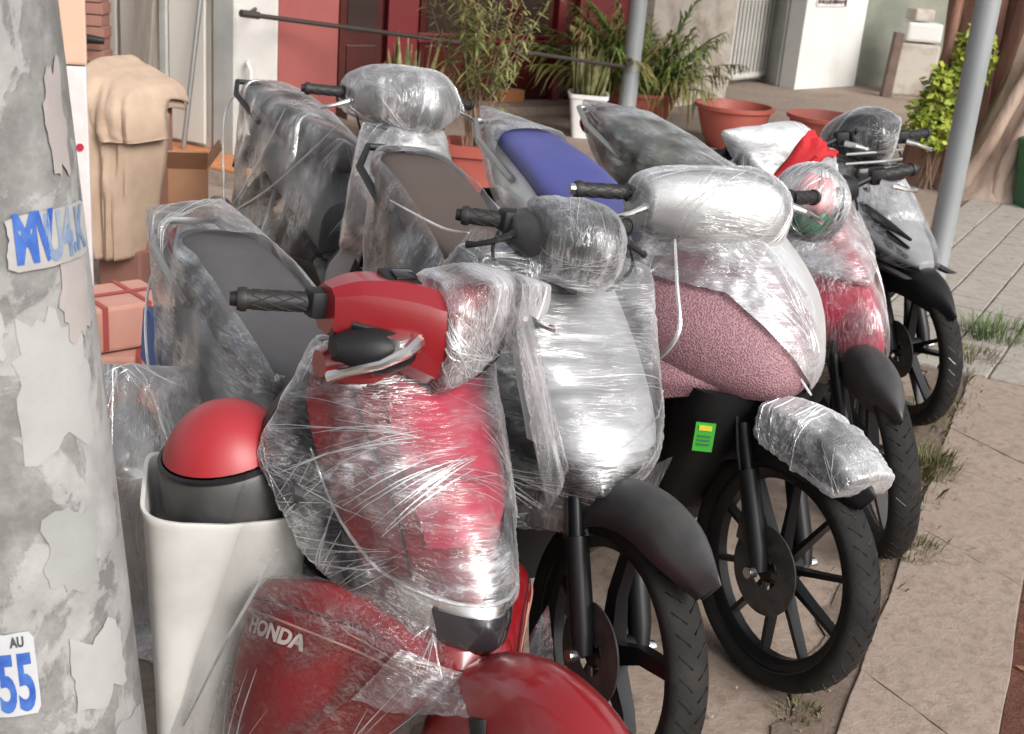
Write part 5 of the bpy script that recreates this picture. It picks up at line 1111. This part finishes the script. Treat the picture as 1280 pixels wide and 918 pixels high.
M['tarp'] = pmat('beige_canvas', (0.46, 0.345, 0.255), 0.9, col2=(0.38, 0.27, 0.195), nscale=5, bump=0.25, bscale=50)
tc = thing('tarp_covered_stack', 'upright stack draped in stained beige canvas, behind the concrete pole', 'covered stack', (-1.66, 5.28, 0), (0, 0, -0.25))
def rr(hx, hy, z, n=72, wob=0.0, seed=0, sx=0.0, slant=0.0):
    out = []
    for k in range(n):
        a = 2 * math.pi * k / n; c_, s_ = math.cos(a), math.sin(a); e = 2 / 3.4
        x = hx * math.copysign(abs(c_) ** e, c_); y = hy * math.copysign(abs(s_) ** e, s_)
        q = 1 + wob * (1.2 * noise.noise(Vector((c_ * 1.6 + seed, s_ * 1.6, z * 2.2))) + 0.35 * noise.noise(Vector((c_ * 5 + seed, s_ * 5, z * 4 + c_))))
        out.append((x * q + sx, y * q, z - slant * x + 0.035 * noise.noise(Vector((c_ * 3, s_ * 3, 5 + seed)))))
    return out
def drape(path, hw, seed, amp, nu=44, nv=60, back=0.20):
    rows = dense([list(p) for p in path], nv); P = []            # x offset, y, z, half width
    for i, (xo, y, z, w_) in enumerate(rows):
        row = []; v = i / (nv - 1)
        for k in range(nu):
            u = -1 + 2 * k / (nu - 1); e = max(0, abs(u) - 0.62) / 0.38
            q = noise.noise(Vector((u * 1.7 + seed, v * 1.1 + 0.8 * u, seed))) + 0.45 * noise.noise(Vector((u * 4 + seed, v * 2.0 - u * 1.5, seed + 4))) + 0.2 * noise.noise(Vector((u * 9, v * 7, seed)))
            row.append(Vector((xo + w_ * (u if abs(u) < 0.62 else math.copysign(0.62 + 0.38 * math.sin(e * 1.2) * 0.8, u)) * (1 + 0.06 * noise.noise(Vector((v * 3, seed, u)))), y + back * e ** 1.5 * min(1, v * 2.2) - amp * q * (0.04 + v), z - 0.07 * u * (1 - v) - 0.06 * e ** 2 * (1 - v) - 0.008 * abs(q) * (1 - v))))
        P.append(row)
    return MB().grid(P)
drape([(-0.02, 0.22, 0.86, 0.165), (-0.01, 0.0, 0.87, 0.17), (0, -0.15, 0.845, 0.175), (0, -0.205, 0.78, 0.175), (0.0, -0.215, 0.6, 0.17), (-0.01, -0.215, 0.4, 0.15), (-0.02, -0.20, 0.15, 0.12)], 0.2, 2, 0.085).build('canvas_body', 'tarp', tc, solid=0.005)
drape([(-0.02, 0.24, 0.885, 0.17), (-0.01, 0.0, 0.90, 0.18), (0.0, -0.16, 0.872, 0.185), (0.01, -0.235, 0.80, 0.19), (0.015, -0.255, 0.70, 0.195), (0.02, -0.25, 0.655, 0.195)], 0.22, 7, 0.06).build('canvas_flap', 'tarp', tc, solid=0.006)
MB().box((0, 0.07, 0.46), (0.19, 0.22, 0.62)).build('hidden_crate', 'brick', tc, smooth=False, bevel=0.01)
MB().box((0.0, 0.02, 0.085), (0.20, 0.26, 0.17)).build('pallet_block', 'brick', tc, smooth=False, bevel=0.01)
M['card'] = pmat('cardboard', (0.38, 0.20, 0.11), 0.85, col2=(0.33, 0.165, 0.09), nscale=6)
cb = thing('cardboard_box', 'tall brown cardboard box standing just behind the beige canvas stack', 'box', (-1.50, 5.50, 0), (0, 0, 0.3))
MB().box((0, 0, 0.25), (0.20, 0.20, 0.50)).build('box_body', 'card', cb, smooth=False, bevel=0.004)
MB().box((0, -0.135, 0.535), (0.19, 0.008, 0.11), Matrix.Rotation(0.7, 3, 'X')).build('flap', 'card', cb, smooth=False)
MB().box((0.13, 0, 0.54), (0.008, 0.19, 0.10), Matrix.Rotation(0.6, 3, 'Y')).build('flap', 'card', cb, smooth=False)
M['salmon'] = pmat('salmon_carton', (0.52, 0.27, 0.21), 0.75, col2=(0.45, 0.22, 0.17), nscale=6, bump=0.1, bscale=25)
M['strap'] = pmat('red_strap', (0.33, 0.06, 0.05), 0.6)
def carton(label, loc, dim, rz, rx=0.0):
    c = thing('carton', label, 'carton', loc, (rx, 0, rz), 'salmon cartons behind the pole')
    MB().box((0, 0, dim[2] / 2), dim).build('carton_body', 'salmon', c, smooth=False, bevel=0.012)
    for f in (-0.22, 0.22):
        x = dim[0] * f; hx, hz = dim[1] / 2 + 0.003, dim[2]
        s = MB(); 
        s.loft([[(x - 0.009, y, z), (x + 0.009, y, z)] for y, z in ((-hx, 0.01), (-hx, hz + 0.003), (hx, hz + 0.003), (hx, 0.01))], cap=False, closed=False)
        s.build('strap', 'strap', c, smooth=False, solid=0.002)
    x = MB(); hy = dim[0] / 2 + 0.003
    x.loft([[(px_, -0.012, z), (px_, 0.012, z)] for px_, z in ((-hy, 0.01), (-hy, dim[2] + 0.0045), (hy, dim[2] + 0.0045), (hy, 0.01))], cap=False, closed=False); x.build('strap', 'strap', c, smooth=False, solid=0.002)
carton('salmon carton with red straps, lower one behind the pole', (-1.33, 3.98, 0.0), (0.42, 0.30, 0.20), 0.25)
carton('salmon carton with red straps, upper one tilted on the lower', (-1.34, 4.0, 0.208), (0.34, 0.26, 0.15), 0.75, 0.0)
carton('salmon carton with red straps, separate one beside the film-wrapped tail', (-0.98, 4.30, 0.0), (0.30, 0.26, 0.30), 0.9)

# helmets and cloth on the bikes
hb5 = b5['root'].matrix_world if False else None
H5 = thing('helmet', 'film-wrapped helmet printed pink, white and mint green, hung on the crimson motorbike', 'helmet', HEL, (0.1, 0.15, 0.3))
MB().lathe([(0.078, -0.074), (0.097, -0.05), (0.105, 0.0)], 40).build('chin_shell', 'mint', H5)
sh = MB(); prof = [(0.105 * math.cos(a), 0.100 * math.sin(a)) for a in np.linspace(0.0, 1.45, 12)] + [(0.001, 0.102)]
sh.lathe(prof, 40); sh.build('crown_shell', 'white', H5)
pp = MB(); rows_ = []
for i in range(9):
    el = 0.02 + 1.0 * i / 8; row = []
    for j in range(13):
        az = -2.65 + 1.2 * j / 12; e2 = el if i else el - 0.12 * abs(((j * 0.5) % 2) - 1)
        row.append(Vector((0.1075 * math.cos(e2) * math.cos(az), 0.1075 * math.cos(e2) * math.sin(az), 0.1035 * math.sin(e2))))
    rows_.append(row)
pp.grid(rows_).build('pink_panel', 'pink', H5, solid=0.003)
gv = MB(); rows_ = [[Vector((0.111 * math.cos(el) * math.cos(az), 0.111 * math.cos(el) * math.sin(az), 0.107 * math.sin(el))) for az in np.linspace(-1.35, -0.2, 12)] for el in np.linspace(-0.5, 0.75, 9)]
gv.grid(rows_).build('visor', 'lens', H5, solid=0.003)
wrap(H5, [[(0.117 * math.cos(a) * math.cos(e), 0.117 * math.sin(a) * math.cos(e), 0.112 * math.sin(e)) for a in np.linspace(0, 6.1, 16) for e in np.linspace(-0.75, 1.5, 8)] + [(0.135, 0.05, 0.04), (0.04, -0.08, -0.12)]], 'film_clear', voxel=0.009, amp=0.005, dirv=(0.3, 0.4, 1), freq=20, seed=33, smooth=1)
rgm = MB(); rows_ = []
for i in range(14):
    row = []
    for j in range(9):
        u, v = i / 13, j / 8 - 0.5
        row.append(Vector((0.20 * u - 0.10, v * (0.06 + 0.07 * u) + 0.012 * noise.noise(Vector((u * 5, v * 6, 1))), 0.09 * math.sin(u * 2.6) + 0.03 * noise.noise(Vector((u * 6, v * 7, 3))) - 0.10 * (1 - u) ** 2)))
    rows_.append(row)
rg_ = rgm.grid(rows_).build('cloth', 'rag', None, solid=0.004); rg_.location = RAG; rg_.rotation_euler = (0.5, -0.1, 0.9)
tag(rg_, 'crumpled bright red cloth draped on the white-covered handlebar', 'cloth', None)

# ------------------------------------------------------------------ pots and plants
def bowl(label, loc, r, h, mat='terrar', name='planter_bowl', grp=None, soil=True):
    b = thing(name, label, 'planter', loc, (0, 0, 0), grp)
    MB().lathe([(0.0, 0.0), (r * 0.55, 0.0), (r * 0.74, h * 0.25), (r * 0.90, h * 0.7), (r * 0.95, h * 0.90), (r * 1.02, h * 0.91), (r * 1.03, h), (r * 0.94, h), (r * 0.90, h * 0.9), (r * 0.80, h * 0.55)], 48).build('bowl', mat, b)
    if soil: MB().lathe([(0, h * 0.57), (r * 0.5, h * 0.58), (r * 0.82, h * 0.56)], 32).build('soil', 'soil', b)
    return b
bowl('empty red planter bowl, left one standing nearer the plaster wall', (1.55, 10.05, 0), 0.30, 0.33, grp='empty red planter bowls')
bowl('empty red planter bowl, right one beside the far motorbikes', (2.22, 9.80, 0), 0.30, 0.34, grp='empty red planter bowls')
PB_ = bowl('red planter bowl holding the palm behind the pale metal post', (0.86, 10.72, 0), 0.33, 0.30)
M['palm'] = pmat('palm_leaf', (0.15, 0.15, 0.04), 0.6, col2=(0.24, 0.19, 0.07), nscale=5, lo=0.4, hi=0.6)
M['palmg'] = pmat('green_leaf', (0.09, 0.15, 0.025), 0.55, col2=(0.14, 0.18, 0.04), nscale=6)
M['stem'] = pmat('dry_stem', (0.20, 0.13, 0.085), 0.8)
def blade(mb, p0, d, L_, w_, droop=0.3, n=5):
    d = Vector(d).normalized(); side = d.cross(Vector((0, 0, 1)));
    side = side.normalized() if side.length > 1e-3 else Vector((1, 0, 0))
    vs = []
    for k in range(n + 1):
        f = k / n; q = Vector(p0) + d * L_ * f - Vector((0, 0, droop * L_ * f * f)); ww = w_ * (math.sin(math.pi * min(1, 0.25 + 0.75 * f)) ** 0.8) * 0.5 + 0.0006
        vs += [q - side * ww, q + side * ww]
    mb.add(vs, [(2 * k, 2 * k + 1, 2 * k + 3, 2 * k + 2) for k in range(n)])
pl = thing('palm', 'bushy olive brown palm growing in the red bowl by the plaster wall', 'palm', (0.86, 10.72, 0.17))
rnd = random.Random(11)
for k in range(64):
    az = rnd.uniform(0, 6.28); el = rnd.uniform(0.6, 1.45); L_ = rnd.uniform(0.7, 1.35); fr = MB(); pth = []
    d0 = Vector((math.cos(az) * math.cos(el), math.sin(az) * math.cos(el), math.sin(el)))
    for q in range(12):
        f = q / 11; pth.append(Vector((0.05 * math.cos(az), 0.05 * math.sin(az), 0)) + d0 * L_ * f - Vector((0, 0, 0.45 * L_ * f * f * (1.2 - el * 0.5))))
    fr.tube(pth, [0.008 * (1 - 0.8 * q / 11) + 0.001 for q in range(12)], 5)
    for q in range(3, 36):
        f = q / 36; u = f * 11; a = min(int(u), 10); b_ = pth[a].lerp(pth[a + 1], u - a); tn_ = (pth[a + 1] - pth[a]).normalized(); sd_ = tn_.cross(Vector((0, 0, 1))).normalized()
        for sg_ in (-1, 1): blade(fr, b_, tn_ * rnd.uniform(0.5, 1.3) + sd_ * sg_ * rnd.uniform(0.5, 1.1) + Vector((rnd.uniform(-.2, .2), rnd.uniform(-.2, .2), rnd.uniform(-.25, .35))), 0.34 * math.sin(math.pi * (0.15 + 0.8 * f)) * rnd.uniform(0.7, 1.1), 0.015, rnd.uniform(0.3, 0.9), 3)
    fr.build('frond', 'palmg' if k % 2 == 0 else 'palm', pl, smooth=False)
MB().tube([(0, 0, -0.02), (0, 0, 0.12)], [0.06, 0.045], 10).build('trunk', 'stem', pl)
# white pot with upright leaves
wp = thing('planter_pot', 'white square pot holding stiff upright leaves', 'planter', (0.41, 9.98, 0))
sq = lambda s, z: ring_se('z', (0, 0, z), s, s, 32, 7)
MB().loft([sq(0.105, 0), sq(0.145, 0.30), sq(0.155, 0.305), sq(0.157, 0.335), sq(0.142, 0.335), sq(0.135, 0.28)]).build('pot', 'white', wp)
MB().loft([sq(0.13, 0.27), sq(0.136, 0.285)]).build('soil', 'soil', wp)
M['snake'] = pmat('snake_plant', (0.11, 0.12, 0.045), 0.5, col2=(0.24, 0.22, 0.10), nscale=16, lo=0.45, hi=0.6)
def upright(name, label, loc, n, r_, h, w_, mat='snake', tilt=0.16):
    t_ = thing(name, label, 'plant', loc); rnd = random.Random(n)
    mb = MB()
    for k in range(n):
        a = rnd.uniform(0, 6.28); q = r_ * math.sqrt(rnd.random()); p0 = Vector((q * math.cos(a), q * math.sin(a), 0)); L_ = h * rnd.uniform(0.55, 1.05)
        d = Vector((math.cos(a) * tilt * rnd.uniform(0.3, 2), math.sin(a) * tilt * rnd.uniform(0.3, 2), 1)).normalized(); s_ = Vector((math.cos(a + 1.2), math.sin(a + 1.2), 0)); nn = s_.cross(d)
        vs = []
        for f in (0, 0.3, 0.65, 0.88, 1.0):
            ww = w_ * (0.7 + 0.3 * math.sin(f * 3)) * (1 if f < 0.6 else max(0.04, (1 - f) / 0.4)); c_ = p0 + d * L_ * f
            vs += [c_ - s_ * ww + nn * ww * 0.35, c_, c_ + s_ * ww + nn * ww * 0.35]
        mb.add(vs, [(3 * i + j, 3 * i + j + 1, 3 * i + j + 4, 3 * i + j + 3) for i in range(4) for j in range(2)])
    mb.build('leaves', mat, t_, solid=0.003)
    return t_
upright('snake_plant', 'stiff upright yellow green leaves filling the white square pot', (0.41, 9.98, 0.28), 46, 0.11, 0.40, 0.016)
bowl('dark planter behind the second-row motorbike holding snake plants', (-0.92, 9.0, 0), 0.2, 0.28, 'terra', 'planter_pot')
upright('snake_plant', 'tall pointed snake plant leaves rising behind the second-row motorbike', (-0.92, 9.0, 0.15), 16, 0.14, 0.66, 0.028, tilt=0.2)
# terracotta pot with thin stems
tpot = thing('planter_pot', 'square terracotta pot with a thin-stemmed shrub, behind the second row motorbike', 'planter', TP)
sq2 = lambda s, z: ring_se('z', (0, 0, z), s, s, 32, 6)
MB().loft([sq2(0.125, 0), sq2(0.155, 0.27), sq2(0.175, 0.275), sq2(0.178, 0.34), sq2(0.155, 0.34), sq2(0.148, 0.28)]).build('pot', 'terrar', tpot)
MB().loft([sq2(0.14, 0.26), sq2(0.15, 0.29)]).build('soil', 'soil', tpot)
sh_ = thing('thin_stemmed_shrub', 'airy shrub of many thin brown stems with green tips in the terracotta pot', 'shrub', (TP[0], TP[1], 0.28))
rnd = random.Random(21); sm = MB(); lf = MB()
for k in range(34):
    az = rnd.uniform(0, 6.28); sp = rnd.uniform(0.03, 0.42) * (1.3 if math.cos(az) > 0 else 0.8); L_ = rnd.uniform(0.6, 1.25); p0 = Vector((rnd.uniform(-.06, .06), rnd.uniform(-.06, .06), 0))
    pth = [p0 + Vector((math.cos(az) * sp * f ** 1.3 * L_, math.sin(az) * sp * f ** 1.3 * L_, L_ * f)) + Vector((noise.noise(Vector((k, f * 3, 0))), noise.noise(Vector((k, f * 3, 9))), 0)) * 0.05 * f for f in np.linspace(0, 1, 8)]
    sm.tube(pth, [0.006 * (1 - 0.75 * q / 7) for q in range(8)], 4)
    for q in range(44):
        f = rnd.uniform(0.4, 1.0); b_ = pth[min(6, int(f * 7))].lerp(pth[min(7, int(f * 7) + 1)], (f * 7) % 1)
        blade(lf, b_, (rnd.uniform(-1, 1), rnd.uniform(-1, 1), rnd.uniform(-0.3, 0.9)), rnd.uniform(0.05, 0.12), 0.013, 0.35, 3)
sm.build('stems', 'stem', sh_); lo_ = lf.build('leaves', pmat('willowy_leaf', (0.13, 0.17, 0.04), 0.6, col2=(0.22, 0.20, 0.08), nscale=4, lo=0.4, hi=0.6), sh_, smooth=False)

# ------------------------------------------------------------------ trees at the right
M['bark1'] = pmat('red_brown_bark', (0.36, 0.20, 0.14), 0.9, col2=(0.24, 0.125, 0.09), nscale=9, bump=1.0, bscale=30, stretch=(1, 1, 0.3))
M['bark2'] = pmat('pale_knotty_bark', (0.50, 0.385, 0.31), 0.9, col2=(0.30, 0.21, 0.165), nscale=8, bump=1.0, bscale=26, stretch=(1, 1, 0.3))
M['leaf'] = pmat('bright_leaf', (0.20, 0.27, 0.025), 0.5, col2=(0.33, 0.36, 0.05), nscale=9, lo=0.4, hi=0.6)
M['leafd'] = pmat('canopy_leaf', (0.05, 0.09, 0.02), 0.55, col2=(0.09, 0.12, 0.03), nscale=3)
def leaf_cloud(mb, cs, n, s0, rnd):
    for k in range(n):
        c, r_ = cs[rnd.randrange(len(cs))]
        v = Vector((rnd.gauss(0, 1), rnd.gauss(0, 1), rnd.gauss(0, 1))).normalized() * (rnd.random() ** 0.45)
        p = Vector(c) + Vector((v.x * r_[0], v.y * r_[1], v.z * r_[2])); s = s0 * rnd.uniform(0.6, 1.3)
        d = Vector((rnd.uniform(-1, 1), rnd.uniform(-1, 1), rnd.uniform(-0.9, 0.35))).normalized(); sd_ = d.orthogonal().normalized(); sd_ = (Matrix.Rotation(rnd.uniform(-0.9, 0.9), 3, d) @ sd_)
        nn = d.cross(sd_)
        mb.add([p, p + d * s * 0.5 + sd_ * s * 0.28, p + d * s, p + d * s * 0.5 - sd_ * s * 0.28 + nn * 0.0], [(0, 1, 2, 3)])
def tree(name, label, loc, paths, strands, mat, crown, seed):
    t_ = thing(name, label, 'tree', loc); rnd = random.Random(seed); mb = MB()
    for pth, rad in paths:
        rows = dense([list(p) + [r_] for p, r_ in zip(pth, rad)], 30); n = 28; rings = []
        for i, r_ in enumerate(rows):
            c = Vector(r_[:3]); tg = (Vector(rows[min(i + 1, 29)][:3]) - Vector(rows[max(i - 1, 0)][:3])).normalized(); u = tg.cross(Vector((0, 1, 0.1))).normalized(); v = tg.cross(u)
            rings.append([c + (u * math.cos(a) + v * math.sin(a)) * r_[3] * (1 + 0.22 * noise.noise(Vector((math.cos(a) * 2.2, math.sin(a) * 2.2, i * 0.12 + seed))) + 0.17 * noise.noise(Vector((math.cos(a) * 5, math.sin(a) * 5, i * 0.22 + seed)))) for a in [2 * math.pi * k / n for k in range(n)]])
        mb.loft(rings)
    tr = mb.build('trunk', mat, t_)
    for pth, r_ in strands:
        rows = dense([list(p) for p in pth], 24)
        MB().tube([Vector(p) + Vector((noise.noise(Vector((i * .2, seed, 1))), noise.noise(Vector((i * .2, seed, 7))), 0)) * 0.02 for i, p in enumerate(rows)], [r_ * (0.75 + 0.35 * abs(noise.noise(Vector((i * 0.3, r_ * 99, seed))))) * (1.3 - 0.5 * i / 23) for i in range(24)], 9).build('root', mat, t_)
    cm = MB(); leaf_cloud(cm, crown, 8000, 0.24, rnd); cm.build('crown', 'leafd', t_, smooth=False)
    return t_
tree('banyan_tree', 'reddish brown tree trunk behind the bright leafy shrub', (3.04, 9.45, 0),
     [([(-0.02, 0, -0.05), (0.0, 0, 0.2), (0.02, 0, 0.7), (0.03, 0.05, 1.6), (0.0, 0.1, 3.2), (0.1, 0.1, 5.0)], [0.36, 0.27, 0.20, 0.19, 0.16, 0.10]), ([(0.22, -0.05, -0.02), (0.22, -0.05, 0.5), (0.30, 0.0, 1.2), (0.38, 0.1, 2.2), (0.3, 0.1, 3.4)], [0.13, 0.10, 0.09, 0.09, 0.06]), ([(0.05, 0.1, 3.0), (-0.7, 0.6, 4.0), (-1.5, 1.0, 5.0)], [0.11, 0.08, 0.04]), ([(0.05, 0.1, 3.2), (0.9, -0.5, 4.2), (1.6, -1.1, 5.2)], [0.11, 0.08, 0.04])],
     [([(-0.24, -0.12, 0), (-0.20, -0.12, 0.5), (-0.14, -0.08, 1.2), (-0.08, 0, 2.2)], 0.05), ([(0.12, -0.22, 0), (0.10, -0.18, 0.6), (0.13, -0.15, 1.3), (0.1, 0, 2.2)], 0.055), ([(-0.06, -0.26, 0), (-0.06, -0.22, 0.6), (-0.02, -0.18, 1.3), (0.05, -0.1, 2.0)], 0.045)],
     'bark1', [((0.2, 0.3, 5.4), (2.2, 2.2, 1.1)), ((-1.3, 1.2, 5.2), (1.5, 1.5, 0.9)), ((1.6, -1.0, 5.4), (1.5, 1.5, 0.9))], 3)
tree('banyan_tree', 'pale knotty tree trunk with twisting roots, leaning right at the photo edge', (3.27, 8.95, 0),
     [([(-0.02, 0, -0.05), (0.0, 0, 0.10), (0.03, 0, 0.40), (0.16, 0, 0.9), (0.30, 0.05, 1.6), (0.6, 0.1, 2.8), (0.8, 0.1, 4.6)], [0.40, 0.30, 0.22, 0.21, 0.20, 0.16, 0.09]), ([(0.6, 0.1, 2.8), (0.0, -0.6, 3.8), (-0.4, -1.2, 4.8)], [0.1, 0.07, 0.03])],
     [([(-0.28, -0.12, 0), (-0.20, -0.16, 0.3), (-0.08, -0.17, 0.65), (0.08, -0.15, 1.1), (0.25, -0.08, 1.7)], 0.055), ([(-0.08, -0.30, 0), (-0.05, -0.25, 0.3), (0.05, -0.22, 0.6), (0.18, -0.18, 1.0), (0.32, -0.1, 1.6)], 0.05), ([(0.18, -0.26, 0), (0.13, -0.22, 0.35), (0.20, -0.19, 0.8), (0.35, -0.12, 1.5)], 0.045), ([(0.34, -0.12, 0), (0.27, -0.14, 0.5), (0.32, -0.14, 0.9)], 0.04)],
     'bark2', [((0.9, 0.1, 5.2), (2.2, 2.2, 1.0)), ((-0.4, -1.3, 5.2), (1.6, 1.6, 0.8))], 9)
def shrub(label, loc, cs, n, s0, seed, mat='leaf'):
    s = thing('leafy_shrub', label, 'shrub', loc); rnd = random.Random(seed); mb = MB(); leaf_cloud(mb, cs, n, s0, rnd); mb.build('foliage', mat, s, smooth=False)
    st = MB()
    for k in range(9): 
        c, r_ = cs[k % len(cs)]; st.tube([(rnd.uniform(-.05, .05), rnd.uniform(-.05, .05), 0.0), Vector(c) * 0.5 + Vector((rnd.uniform(-.05, .05), 0, 0)), Vector(c) + Vector((rnd.uniform(-.1, .1), rnd.uniform(-.1, .1), 0.1))], 0.007, 5)
    st.build('stems', 'stem', s)
shrub('bright yellow green leafy shrub growing in front of the reddish trunk', (2.78, 9.0, 0.0), [((0.0, 0, 0.46), (0.20, 0.17, 0.20)), ((0.05, 0, 0.66), (0.18, 0.16, 0.20)), ((0.20, 0.05, 0.92), (0.13, 0.12, 0.22))], 3000, 0.065, 31)
shrub('smaller green leafy shrub right of the grey post, above the leaning trunk', (3.62, 8.75, 0.0), [((-0.02, 0, 1.05), (0.16, 0.14, 0.20)), ((0.1, 0, 0.85), (0.10, 0.1, 0.18))], 900, 0.06, 37)
gbn = thing('litter_bin', 'dark green litter bin cut off by the right edge of the photo', 'bin', (3.42, 8.55, 0), (0, 0, 0.3))
MB().loft([ring_se('z', (0, 0, z), s, s, 28, 6) for s, z in ((0.12, 0.02), (0.15, 0.42))]).build('bin_body', 'greend', gbn)
MB().loft([ring_se('z', (0, 0, z), s, s, 28, 6) for s, z in ((0.16, 0.423), (0.16, 0.46), (0.10, 0.50))]).build('lid', 'greend', gbn)
MB().box((-0.02, -0.152, 0.28), (0.10, 0.004, 0.06), Matrix.Rotation(0.07, 3, 'X')).build('label_plate', 'paper2', gbn, smooth=False)
